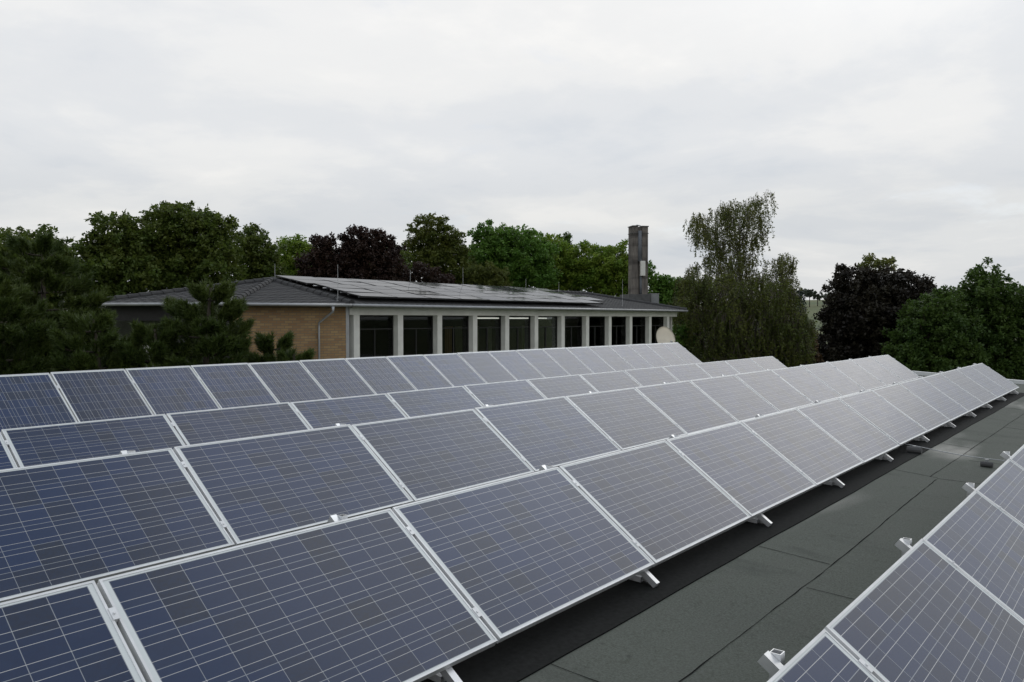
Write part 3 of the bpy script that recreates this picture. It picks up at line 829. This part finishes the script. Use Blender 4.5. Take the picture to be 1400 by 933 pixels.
# ------------------------------------------------------------------ chimney behind the roof
DC = 52.0
cb = at(872, 404, DC)
chd = empty('chimney_tower', (cb.x, cb.y, 0), 'tall weathered concrete chimney with steel flue and white box behind the roof', 'chimney')
chd.scale = (0.84, 0.84, 1)
chd.rotation_euler = (0, 0, YAW + math.radians(-90 + 12))      # faces roughly towards the camera
def chim_mat():
    m = Mat('weathered_chimney_concrete')
    n = m.noise(1.5, 6, 0.65, stretch=(2.2, 2.2, 0.5)); b = m.noise(0.9, 3, 0.5, stretch=(0.1, 0.1, 1.6))
    c = m.mix(m.ramp(n, 0.3, 0.7), (0.055, 0.050, 0.046), (0.230, 0.205, 0.180))
    c = m.mix(m.ramp(b, 0.50, 0.60, 0, 0.7), c, (0.026, 0.022, 0.020))
    m.color(c); m.set(Roughness=0.95); return m.m
CHM = chim_mat(); FLUE = plain('dull_flue_steel', (0.12, 0.13, 0.145), 0.6, 0.0, 0.2, 2)
zt = at(872, 311, DC).z; zb_ = at(872, 403, DC).z
m = MB(); m.box((-0.60, -0.5, zb_ - 1), (-0.18, 0.5, zt)).bevel(0.02); m.build('left_stack', CHM, chd)
m = MB(); m.box((0.14, -0.5, zb_ - 1), (0.62, 0.5, zt - 0.02)).bevel(0.02); m.build('right_stack', CHM, chd)
m = MB(); m.box((-0.18, -0.34, zb_ - 1), (0.14, 0.5, zt - 0.03)); m.build('middle_web', CHM, chd)
m = MB(); m.tube([(-0.03, -0.45, at(872, 358, DC).z), (-0.03, -0.45, zt - 0.28)], 0.155, 14); m.tube([(0.08, -0.40, zb_), (0.08, -0.40, at(872, 378, DC).z)], 0.10, 10); m.build('steel_flue', FLUE, chd, True)
m = MB(); m.box((-0.05, -0.80, at(872, 378, DC).z), (0.30, -0.52, at(872, 358, DC).z)).bevel(0.02); m.build('equipment_box', WHITE, chd)
m = MB(); m.box((-0.64, -0.54, zt - 0.45), (0.66, 0.54, zt - 0.42)); m.box((-0.64, -0.54, zt + 0.0), (-0.16, 0.54, zt + 0.05)).box((0.10, -0.54, zt - 0.02), (0.66, 0.54, zt + 0.04)); m.build('cap', CONC_D, chd)
m = MB(); m.tube([(-0.4, -0.3, zt + 0.02), (-0.2, -0.3, zt + 0.10), (0.1, -0.3, zt + 0.05)], 0.03, 6); m.build('cable_loop', STEEL, chd)
m = MB(); m.box((-1.1, -1.0, 0), (0.7, 1.0, zb_)); m.build('base_block', CONC_D, chd)
m = MB(); m.box((0.72, -0.9, 0), (1.35, 0.9, zb_ + 0.02)).box((0.70, -0.92, zb_ + 0.022), (1.38, 0.92, zb_ + 0.06)); m.build('side_block', ZINC, chd)

# ------------------------------------------------------------------ vegetation
def quads_mesh(name, V, nper=4):
    """V: (n, nper, 3) separate leaf faces"""
    n = len(V); me = bpy.data.meshes.new(name)
    me.vertices.add(n * nper); me.vertices.foreach_set('co', V.astype(np.float32).ravel())
    me.loops.add(n * nper); me.loops.foreach_set('vertex_index', np.arange(n * nper, dtype=np.int32))
    me.polygons.add(n); me.polygons.foreach_set('loop_start', np.arange(0, n * nper, nper, dtype=np.int32))
    me.polygons.foreach_set('loop_total', np.full(n, nper, dtype=np.int32))
    me.update(calc_edges=True)
    return me
def rand_dirs(n):
    d = rng.normal(size=(n, 3)); return d / np.linalg.norm(d, axis=1, keepdims=True)
def leaves_at(P, size, droop=0.0, aspect=0.65):
    n = len(P)
    a = rand_dirs(n); a[:, 2] = a[:, 2] * (1 - droop) - droop * 0.9
    a /= np.linalg.norm(a, axis=1, keepdims=True)
    nrm_ = rand_dirs(n); nrm_[:, 2] = np.abs(nrm_[:, 2]) + 0.5
    b = np.cross(a, nrm_); b /= np.linalg.norm(b, axis=1, keepdims=True) + 1e-9
    s = (size * rng.uniform(0.6, 1.35, n))[:, None]
    c = a * s; d = b * s * aspect * 0.5
    fold = np.cross(a, b) * s * rng.uniform(-0.15, 0.15, n)[:, None]
    return np.stack([P, P + c * 0.5 + d + fold, P + c, P + c * 0.5 - d + fold], 1)
def lobe_points(c, r, n, sub, squash=1.0):
    """leaf positions clumped in tufts on the shell and inside of a lobe"""
    k = max(6, int(sub))
    d = rand_dirs(k); rad = r * rng.uniform(0.25, 1.0, k) ** 0.6 * np.where(rng.uniform(0, 1, k) < 0.3, 1.22, 1.0)
    cc = c + d * rad[:, None] * np.array([1, 1, squash])
    which = rng.integers(0, k, n)
    rr = np.minimum(r * rng.uniform(0.12, 0.34, k), 0.75)[which]
    g = rand_dirs(n) * (rng.uniform(0, 1, n) ** 0.45 * rr)[:, None]
    g[:, 2] *= 0.75
    return cc[which] + g
def trunk_mesh(base, top, lobes, r0, mat, parent, limbs=10, name='trunk'):
    mm = MB(); base = Vector(base); top = Vector(top); n = 9; pts = []
    ph = random.uniform(0, 6)
    for i in range(n):
        t = i / (n - 1); p = base.lerp(top, t)
        p += Vector((math.sin(ph + t * 5), math.cos(ph * 1.7 + t * 4), 0)) * 0.10 * (top - base).length * 0.12 * t
        pts.append(p)
    mm.tube(pts, [r0 * (1.25 if i == 0 else 1) * (1 - 0.85 * i / (n - 1)) + 0.012 for i in range(n)], 9)
    for L in random.sample(lobes, min(limbs, len(lobes))):
        e = Vector(L)
        h = max(min((e.z - base.z) / max((top.z - base.z), .1) - 0.18, 0.9), 0.15)
        i = h * (n - 1); s = pts[int(i)].lerp(pts[min(int(i) + 1, n - 1)], i - int(i))
        mid = s.lerp(e, 0.5) + Vector((0, 0, -0.06 * (e - s).length))
        rr = r0 * (1 - 0.8 * h) * 0.5
        mm.tube([s, mid, e], [rr, rr * 0.65, rr * 0.2 + 0.004], 6)
    o = mm.build(name, mat, None, True)
    o.parent = parent; o.matrix_parent_inverse = Matrix.Translation(-parent.location)
    return o
def tree(name, label, lobes, D, lmat, leaf_size, dens=1.0, trunk_r=0.2, bark=None, cat='tree', group=None, droop=0.2, deep=0.8, squash=0.85, aspect=0.65, limbs=12):
    bark = bark or BARK
    far = 1.3 if group in (BG, PUR) else FAR.get(D, 1.0)
    D = D * far; leaf_size *= far * 1.05; trunk_r *= far
    ytop = min(q[1] for q in lobes)
    L = [(np.array(at(px, py, D)), r * (1.0 if r < 12 or py - r < ytop + 4 else 1.15) / F_PX * D) for px, py, r in lobes]
    C = np.array([l[0] for l in L]); cen = C.mean(0)
    W = max(np.ptp((C - cen) @ np.array(rt)) * 0.5, 0.8)
    P = []; full = []
    fwn = np.array(fw)
    for c, r in L:
        offs = [rng.uniform(-0.25, 0.25) * W, rng.uniform(0.35, 1.0) * W * deep, -rng.uniform(0.35, 0.9) * W * deep]
        for k, of in enumerate(offs):
            f = 1.0 if k == 0 else 0.88
            cc = cen + (c - cen) * f + fwn * of
            # keep the same sight size when moved towards the viewer
            if k: cc = cc + np.array([0, 0, -0.10 * r])
            rr = r * (1.0 if k == 0 else 0.9)
            nn = int(dens * 2.6 * 12.6 * rr * rr / (leaf_size * leaf_size * aspect) * (1.0 if k == 0 else (0.75 if k == 2 else 0.5)))
            nn = max(60, min(nn, 9000))
            P.append(lobe_points(cc, rr, nn, 24 + rr * 16, squash)); full.append(cc)
    P = np.concatenate(P)
    lowest = min(l[0][2] for l in L)
    gz = ground_z(cen[0], cen[1])
    root = empty(name, (cen[0], cen[1], gz), label, cat, group)
    me = quads_mesh('crown', leaves_at(P, leaf_size, droop, aspect) - np.array([cen[0], cen[1], gz]))
    link('crown', me, lmat, root)
    topz = max(l[0][2] for l in L)
    trunk_mesh((cen[0], cen[1], gz - 0.1), (cen[0], cen[1], topz - 0.1 * (topz - gz)), [tuple(f) for f in full], trunk_r, bark, root, limbs)
    return root
BG = 'broadleaf trees behind the tiled roof'
PUR = 'purple copper beeches behind the tiled roof'
FAR = {36: 1.5, 39: 1.5, 33: 1.5, 29: 1.65, 31: 1.55}
tree('broadleaf_tree', 'broad dark green tree at the left edge behind the pines',
     [(-45, 350, 45), (5, 335, 28), (40, 330, 26), (75, 338, 24), (105, 345, 24), (0, 375, 45), (60, 375, 40), (110, 385, 36), (20, 430, 50), (90, 430, 45), (-30, 420, 45)], 42, L_MAPLE, 0.20, 0.8, 0.3, group=BG)
tree('maple_tree', 'medium maple with pale upper twigs between the left pine and the tallest crown',
     [(140, 300, 12), (160, 302, 14), (178, 308, 16), (200, 322, 18), (150, 325, 22), (185, 340, 26), (150, 355, 26), (200, 365, 26), (140, 385, 28), (185, 392, 28), (220, 385, 22), (165, 415, 26), (130, 340, 12)], 44, L_MAPLE, 0.18, 0.8, 0.28, group=BG)
tree('maple_tree', 'tallest round-crowned maple above the left end of the tiled roof',
     [(212, 300, 16), (232, 290, 17), (255, 288, 16), (280, 300, 18), (303, 306, 14), (314, 300, 6), (245, 312, 30), (285, 325, 30), (215, 335, 28), (255, 348, 34), (300, 345, 26), (225, 372, 30), (270, 380, 30), (312, 375, 22), (250, 402, 26), (300, 400, 22)], 46, L_MAPLE, 0.18, 0.9, 0.35, group=BG)
tree('broadleaf_tree', 'narrow olive tree with a pointed top right of the tallest maple',
     [(343, 312, 9), (355, 322, 11), (335, 330, 14), (350, 340, 18), (370, 345, 14), (335, 358, 20), (362, 368, 20), (345, 388, 22), (378, 385, 15)], 50, L_MAPLE, 0.18, 0.8, 0.22, group=BG)
tree('broadleaf_tree', 'light green tree left of the purple beeches',
     [(388, 332, 10), (405, 330, 12), (422, 338, 12), (395, 350, 18), (420, 360, 20), (400, 378, 20), (430, 385, 16)], 55, L_LIGHT, 0.18, 0.7, 0.22, group=BG)
tree('copper_beech', 'smaller purple beech beside the light green tree',
     [(433, 327, 9), (450, 328, 9), (440, 345, 18), (425, 365, 18), (455, 370, 20), (430, 388, 18)], 49, L_BEECH, 0.16, 1.0, 0.22, group=PUR)
tree('copper_beech', 'large purple beech with ragged top above the dark roof array',
     [(484, 316, 8), (497, 318, 10), (517, 320, 10), (533, 328, 9), (480, 335, 16), (505, 338, 20), (532, 345, 16), (470, 355, 20), (500, 362, 26), (535, 368, 20), (485, 385, 22), (522, 390, 22), (470, 325, 6)], 50, L_BEECH, 0.16, 1.0, 0.28, group=PUR)
tree('copper_beech', 'low purple beech in front of the tall feathery green tree',
     [(574, 368, 12), (592, 378, 14), (562, 384, 12), (612, 384, 11)], 52, L_BEECH, 0.16, 0.9, 0.2, group=PUR)
tree('feathery_tree', 'tall feathery green tree right of the purple beeches',
     [(575, 300, 8), (590, 300, 10), (606, 303, 10), (564, 312, 9), (584, 318, 16), (610, 318, 16), (627, 322, 10), (595, 335, 22), (622, 342, 18), (565, 335, 14), (605, 360, 22), (635, 365, 18), (585, 355, 18), (628, 385, 18), (598, 388, 18)], 57, L_OLIVE, 0.17, 0.7, 0.25, group=BG, droop=0.5)
tree('broadleaf_tree', 'broad mid-green tree with a stray twig reaching up at its left',
     [(668, 304, 4), (660, 311, 6), (648, 318, 8), (665, 325, 14), (688, 322, 14), (708, 322, 14), (728, 326, 14), (660, 345, 20), (690, 348, 24), (722, 350, 24), (745, 345, 16), (670, 372, 24), (705, 380, 26), (740, 378, 22), (655, 388, 18)], 60, L_GREEN, 0.19, 0.9, 0.3, group=BG)
tree('broadleaf_tree', 'yellowish green tree in the middle of the tree row',
     [(745, 328, 10), (762, 332, 12), (752, 350, 16), (782, 346, 14), (768, 362, 20), (790, 372, 20), (755, 382, 20), (785, 394, 18)], 63, L_LIGHT, 0.19, 0.9, 0.25, group=BG)
tree('slim_tree', 'slim dark grey-green tree standing above the row',
     [(776, 322, 5), (773, 332, 7), (779, 340, 7), (775, 352, 8), (776, 366, 8)], 66, L_DGREEN, 0.17, 1.0, 0.15, group=BG, aspect=0.5)
tree('broadleaf_tree', 'bright green tree just left of the chimney',
     [(800, 336, 9), (815, 342, 10), (832, 344, 11), (848, 340, 8), (853, 332, 5), (805, 358, 16), (830, 362, 18), (855, 358, 14), (812, 380, 18), (840, 384, 20), (862, 380, 14), (825, 400, 16), (855, 402, 16)], 62, L_LIGHT, 0.18, 0.9, 0.25, group=BG)
tree('broadleaf_tree', 'green tree peeping out right of the chimney',
     [(885, 362, 6), (890, 380, 11), (905, 385, 11), (925, 390, 12), (898, 398, 15), (920, 406, 15), (938, 402, 12), (905, 415, 15), (932, 422, 14)], 60, L_GREEN, 0.18, 0.9, 0.2, group=BG)
tree('willow_tree', 'low weeping tree with hanging shoots behind the roof ridge',
     [(650, 370, 13), (668, 368, 13), (685, 374, 12), (655, 388, 14), (680, 390, 14)], 55, L_OLIVE, 0.17, 0.8, 0.18, group=BG, droop=0.85, aspect=0.35)

# birch: hanging strings of small leaves
def birch(label, lobes, D, mat=None, full_=1.0, name='birch_tree', lmin=0.5):
    D *= 1.8
    L = [(np.array(at(px, py, D)), r / F_PX * D) for px, py, r in lobes]
    C = np.array([l[0] for l in L]); cen = C.mean(0); P = []; full = []; TW = []
    fwn = np.array(fw)
    for c, r in L:
        for of in (rng.uniform(-.3, .3), rng.uniform(0.5, 2.0), -rng.uniform(0.5, 2.0)):
            cc = c + fwn * of; full.append(cc)
            ns = int((8 + 17 * r * r + 5 * r) * full_)
            st = cc + rand_dirs(ns) * (r * rng.uniform(0.2, 1.0, ns) ** 0.6)[:, None]
            for s in st:
                ln = rng.uniform(0.5, 1.6); k = int(rng.integers(16, 28))
                t = np.sort(rng.uniform(0, 1, k))
                sway = rng.normal(size=2) * 0.18
                e = np.array([s[0] + sway[0], s[1] + sway[1], s[2] - ln]); w_ = np.array(rt) * 0.008
                up_ = s + (cc - s) * 0.45 + np.array([0, 0, 0.25 * r])
                TW.append([s - w_, s + w_, e + w_ * .4, e - w_ * .4]); TW.append([up_ - w_ * 1.6, up_ + w_ * 1.6, s + w_, s - w_])
                P.append(np.stack([s[0] + sway[0] * t, s[1] + sway[1] * t, s[2] - ln * t], 1) + rng.normal(size=(k, 3)) * 0.035)
    P = np.concatenate(P); TW = np.array(TW)
    root = empty(name, (cen[0], cen[1], 0), label, 'tree')
    link('crown', quads_mesh('crown', leaves_at(P, 0.135, 0.6, 0.6) - np.array([cen[0], cen[1], 0])), mat or L_BIRCH, root)
    link('twigs', quads_mesh('twigs', TW - np.array([cen[0], cen[1], 0])), BARK, root)
    topz = max(l[0][2] for l in L)
    trunk_mesh((cen[0], cen[1], -0.1), (cen[0] + 0.2, cen[1] - 0.25, topz - 0.9), [tuple(f) for f in full], 0.16, BIRCHBARK if mat is None else BARK, root, 30 if mat is None else 12)
tree('broadleaf_tree', 'dense green tree filling the gap behind the purple beeches', [(385, 372, 22), (420, 378, 20), (460, 375, 22), (500, 380, 22), (545, 372, 22), (560, 350, 12), (450, 350, 14), (545, 345, 12)], 64, L_MAPLE, 0.18, 0.9, 0.25, group=BG)
tree('broadleaf_tree', 'dense green tree low behind the right half of the roof ridge', [(640, 350, 16), (650, 375, 20), (700, 378, 22), (750, 372, 22), (800, 378, 22), (850, 382, 20), (640, 392, 16)], 74, L_GREEN, 0.19, 0.9, 0.25, group=BG)
birch('tall slender birch with drooping twigs rising right of the tiled roof',
      [(948, 298, 8), (962, 300, 10), (985, 284, 10), (1000, 284, 11), (1024, 276, 10), (1038, 274, 9), (972, 318, 13), (995, 305, 16), (1020, 298, 15), (1040, 298, 10), (958, 318, 8),
       (985, 335, 14), (1010, 325, 16), (1035, 322, 12), (995, 355, 16), (1020, 350, 16), (980, 372, 14), (1010, 378, 18), (1030, 375, 10), (1060, 356, 8), (1074, 352, 8), (1080, 360, 6), (1066, 374, 9), (1058, 390, 9), (1078, 384, 5),
       (950, 366, 8), (940, 385, 8), (955, 390, 12), (970, 350, 6)], 31)
birch('wide olive-green tree with drooping foliage below the birch, next to the roof end',
     [(948, 400, 18), (975, 400, 22), (1010, 405, 24), (1045, 405, 22), (1075, 405, 16), (1084, 430, 12), (945, 430, 22), (985, 435, 30), (1030, 440, 34), (1070, 440, 26), (955, 465, 24), (1000, 475, 34), (1050, 478, 34), (1085, 470, 20), (965, 500, 26), (1020, 510, 30), (1070, 510, 26), (1094, 455, 10), (938, 380, 7), (962, 382, 8), (992, 380, 9), (1028, 384, 8), (1058, 388, 8), (1078, 396, 6), (928, 412, 8), (1104, 440, 7)], 26.7, L_OLIVE, 1.9, 'drooping_tree')
tree('shrub', 'small bright green shrub against the right end of the far facade',
     [(928, 452, 9), (938, 445, 9), (930, 470, 12), (942, 465, 10)], 31, L_GREEN, 0.11, 0.8, 0.05, cat='shrub')
tree('shrub', 'reddish brown shrub between the olive tree and the dark purple tree',
     [(1108, 455, 8), (1110, 470, 9), (1112, 490, 10), (1106, 508, 10)], 33, L_BROWN, 0.11, 0.8, 0.05, cat='shrub')
tree('copper_beech', 'dark blackish purple tree on the right with a ragged crown',
     [(1143, 390, 7), (1152, 380, 9), (1152, 366, 7), (1165, 372, 10), (1180, 378, 14), (1205, 378, 14), (1228, 378, 11), (1245, 386, 12), (1262, 396, 12), (1276, 404, 9), (1142, 412, 11), (1162, 402, 20), (1195, 405, 30), (1240, 410, 24), (1268, 420, 14),
      (1142, 445, 18), (1175, 440, 34), (1225, 442, 32), (1260, 445, 18), (1140, 475, 26), (1190, 480, 34), (1240, 480, 28), (1125, 495, 18), (1134, 432, 9)],
     36, L_DBEECH, 0.14, 1.25, 0.25)
tree('broadleaf_tree', 'thin pale-leaved tree top showing above the dark purple tree',
     [(1187, 352, 6), (1195, 360, 8), (1206, 358, 6), (1214, 366, 8), (1178, 364, 6), (1219, 356, 3), (1200, 375, 10)], 39, L_BIRCH, 0.14, 0.35, 0.1)
tree('broadleaf_tree', 'leafy green tree with a pointed tip at the right edge',
     [(1344, 358, 5), (1340, 370, 9), (1328, 378, 9), (1352, 380, 10), (1362, 376, 4), (1374, 384, 7), (1320, 395, 12), (1345, 398, 18), (1375, 402, 16), (1395, 410, 14), (1330, 420, 22), (1365, 430, 26), (1400, 440, 24), (1340, 455, 26), (1380, 470, 28), (1410, 480, 24), (1350, 490, 26), (1315, 440, 14), (1415, 410, 18), (1385, 512, 24), (1412, 520, 24), (1345, 515, 22), (1310, 512, 18)],
     33, L_DGREEN, 0.12, 0.9, 0.18)
tree('broadleaf_tree', 'rounded bushy green tree in front of the dark purple one',
     [(1290, 402, 9), (1275, 410, 10), (1300, 412, 12), (1262, 425, 12), (1287, 434, 17), (1254, 447, 12), (1274, 462, 21), (1305, 458, 26), (1235, 462, 12), (1245, 485, 22), (1285, 490, 28), (1320, 490, 24), (1225, 500, 16), (1265, 512, 24), (1294, 394, 5), (1281, 398, 5), (1262, 408, 6), (1248, 424, 7), (1240, 440, 7), (1227, 456, 7), (1306, 400, 5), (1255, 414, 5), (1216, 478, 8)],
     31, L_DGREEN, 0.11, 0.9, 0.15)
tree('shrub', 'rust-tinted bush at the far right edge of the picture',
     [(1400, 398, 8), (1412, 404, 10), (1398, 412, 8), (1410, 420, 10)], 36, L_BROWN, 0.12, 0.6, 0.05, cat='shrub')

tree('shrub', 'dark shrub low at the left edge behind the rear panel row', [(10, 470, 22), (-25, 480, 25), (30, 495, 20), (-10, 510, 25)], 21.5, L_DGREEN, 0.08, 0.8, 0.05, cat='shrub')
tree('shrub', 'dark shrub between the large pine and the bushy pine', [(110, 470, 20), (140, 480, 20), (170, 475, 16), (125, 500, 22), (165, 500, 20)], 21.8, L_DGREEN, 0.08, 0.8, 0.05, cat='shrub')
# conifers
def needle_tufts(P, dirs, per=26, ln=0.13, wd_=0.007, spread=0.75):
    n = len(P); I = np.repeat(np.arange(n), per)
    base = P[I] + dirs[I] * rng.uniform(-0.10, 0.08, len(I))[:, None]
    d = dirs[I] * 0.9 + rand_dirs(len(I)) * spread; d /= np.linalg.norm(d, axis=1, keepdims=True)
    side = np.cross(d, rand_dirs(len(I))); side /= np.linalg.norm(side, axis=1, keepdims=True) + 1e-9
    l = (ln * rng.uniform(0.7, 1.2, len(I)))[:, None]
    return np.stack([base - side * wd_, base + side * wd_, base + d * l], 1)
def pine(px, top_py, D, radius, label, whorls=15, base_w=None, low=-0.4, extra=()):
    top = at(px, top_py, D); gz = 0.0
    root = empty('pine_tree', (top.x, top.y, gz), label, 'tree', 'pines between the two buildings')
    hh = top.z - gz
    mm = MB(); base = Vector((top.x, top.y, gz - 0.1))
    lean = Vector((random.uniform(-.15, .15), random.uniform(-.15, .15), 0))
    n = 10
    tp = [base.lerp(top, i / (n - 1)) + lean * math.sin(math.pi * i / (n - 1)) for i in range(n)]
    mm.tube(tp, [0.16 * (1 - 0.88 * i / (n - 1)) + 0.012 for i in range(n)], 8)
    TP, TD = [], []
    step = 0.42
    zz = 0.30; k = 0
    while zz < hh - 1.2:
        f = zz / hh
        prof = min(1.0, (zz / (radius * 1.5)) ** 0.65)
        nb = 5 if k else 4
        for j in range(nb):
            a = 2 * math.pi * (j + random.uniform(-.3, .3)) / nb + k * 0.9
            ln = radius * (0.16 + 0.90 * prof) * random.uniform(0.65, 1.15)
            s = Vector((top.x, top.y, top.z - zz))
            out = Vector((math.cos(a), math.sin(a), 0))
            rise = 0.30 - 0.22 * prof
            pts = [s, s + out * ln * 0.4 + Vector((0, 0, rise * ln * 0.15)), s + out * ln * 0.8 + Vector((0, 0, rise * ln * 0.5)), s + out * ln + Vector((0, 0, rise * ln * 0.85 + 0.08))]
            mm.tube(pts, [0.030 * (0.4 + prof), 0.022, 0.014, 0.006], 5)
            m_ = int(9 + ln * 21)
            for q_ in range(m_):
                t = random.uniform(0.22, 1.0) ** 0.7
                i = t * 3; ii = min(int(i), 2); p = pts[ii].lerp(pts[ii + 1], i - ii)
                lat = Vector((-out.y, out.x, 0)) * random.uniform(-1, 1) * ln * 0.34 * (1.15 - t * .6)
                p = p + lat + Vector((0, 0, random.uniform(-0.10, 0.16)))
                dd = (out * 0.55 + lat * 0.5 + Vector((random.uniform(-.3, .3), random.uniform(-.3, .3), random.uniform(0.35, 1.0)))).normalized()
                for h in range(2):
                    TP.append(tuple(p + dd * 0.10 * h)); TD.append(tuple(dd))
        zz += step * random.uniform(0.85, 1.15); k += 1
    for h in range(7):
        TP.append((top.x, top.y, top.z - 0.12 * h)); TD.append((0, 0, 1))
    V = needle_tufts(np.array(TP), np.array(TD), 34, 0.165, 0.014, 0.65)
    link('crown', quads_mesh('crown', V - np.array([top.x, top.y, gz]), 3), L_PINE, root)
    o = mm.build('trunk', BARK, None, True); o.parent = root; o.matrix_parent_inverse = Matrix.Translation(-root.location)
pine(58, 334, 20.5, 1.95, 'large dark pine at the left whose top reaches the tree line')
pine(288, 394, 19.0, 1.35, 'cone-shaped pine in front of the brick wall')
pine(212, 450, 18.3, 1.2, 'low bushy pine left of the cone-shaped one')
pine(-15, 395, 18.0, 1.7, 'dark pine cut by the left edge of the picture')
pine(372, 462, 20.2, 0.75, 'small pine top in front of the buff brick wall')
pine(128, 436, 17.8, 1.2, 'bushy pine directly behind the left end of the rear panel row')
pine(402, 484, 19.5, 0.5, 'tiny pine tip just above the rear row by the downpipe')

def fir(px, top_py, D, radius, label):
    top = at(px, top_py, D); gz = ground_z(top.x, top.y)
    root = empty('fir_tree', (top.x, top.y, gz), label, 'tree')
    hh = top.z - gz; P = []
    n = 5200
    t = rng.uniform(0.01, 1, n) ** 0.7; a = rng.uniform(0, 6.283, n)
    lay = (np.floor(t * 22) / 22); r = radius * (0.1 + t) * (0.5 + 0.5 * (1 - (t - lay) * 22 * 0.6)) * rng.uniform(0.5, 1, n)
    P = np.stack([top.x + r * np.cos(a), top.y + r * np.sin(a), top.z - t * min(hh - .3, 9) - 0.1 * r], 1)
    link('crown', quads_mesh('crown', leaves_at(P, 0.22, 0.4, 0.35) - np.array([top.x, top.y, gz])), L_FIR, root)
    m = MB(); m.tube([(0, 0, -0.1), (0, 0, hh - 0.2)], [0.14, 0.02], 8); m.build('trunk', BARK, root, True)
fir(1093, 390, 52, 1.5, 'narrow dark fir between the birch and the dark purple tree')

# distant hedgerow trees on the hill
k = 0
for px, py, r, D in ((1082, 399, 5, 330), (1096, 397, 6, 335), (1107, 396, 6, 340), (1118, 396, 6, 345), (1130, 398, 6, 350), (1143, 398, 6, 350), (1280, 398, 7, 300), (1297, 399, 5, 310), (1308, 398, 4, 300), (1318, 400, 6, 310)):
    k += 1
    p = at(px, py, D); gz = ground_z(p.x, p.y); rr = r / F_PX * D
    root = empty('field_tree', (p.x, p.y, gz), f'tiny distant tree on the hill edge, {ORD[k]} from the left', 'tree', 'distant trees along the hill')
    top = max(p.z - gz, rr * 2)
    P = np.concatenate([lobe_points(np.array([rng.normal() * rr * .3, rng.normal() * rr * .3, top - rr * 0.9 + rng.normal() * rr * .3]), rr * 0.85, 700, 12) for _ in range(3)])
    link('crown', quads_mesh('crown', leaves_at(P, 0.55, 0.2, 0.7)), L_FAR, root)
    m = MB(); m.tube([(0, 0, -0.2), (0, 0, top - rr)], [0.22, 0.12], 6); m.build('trunk', BARK, root, True)
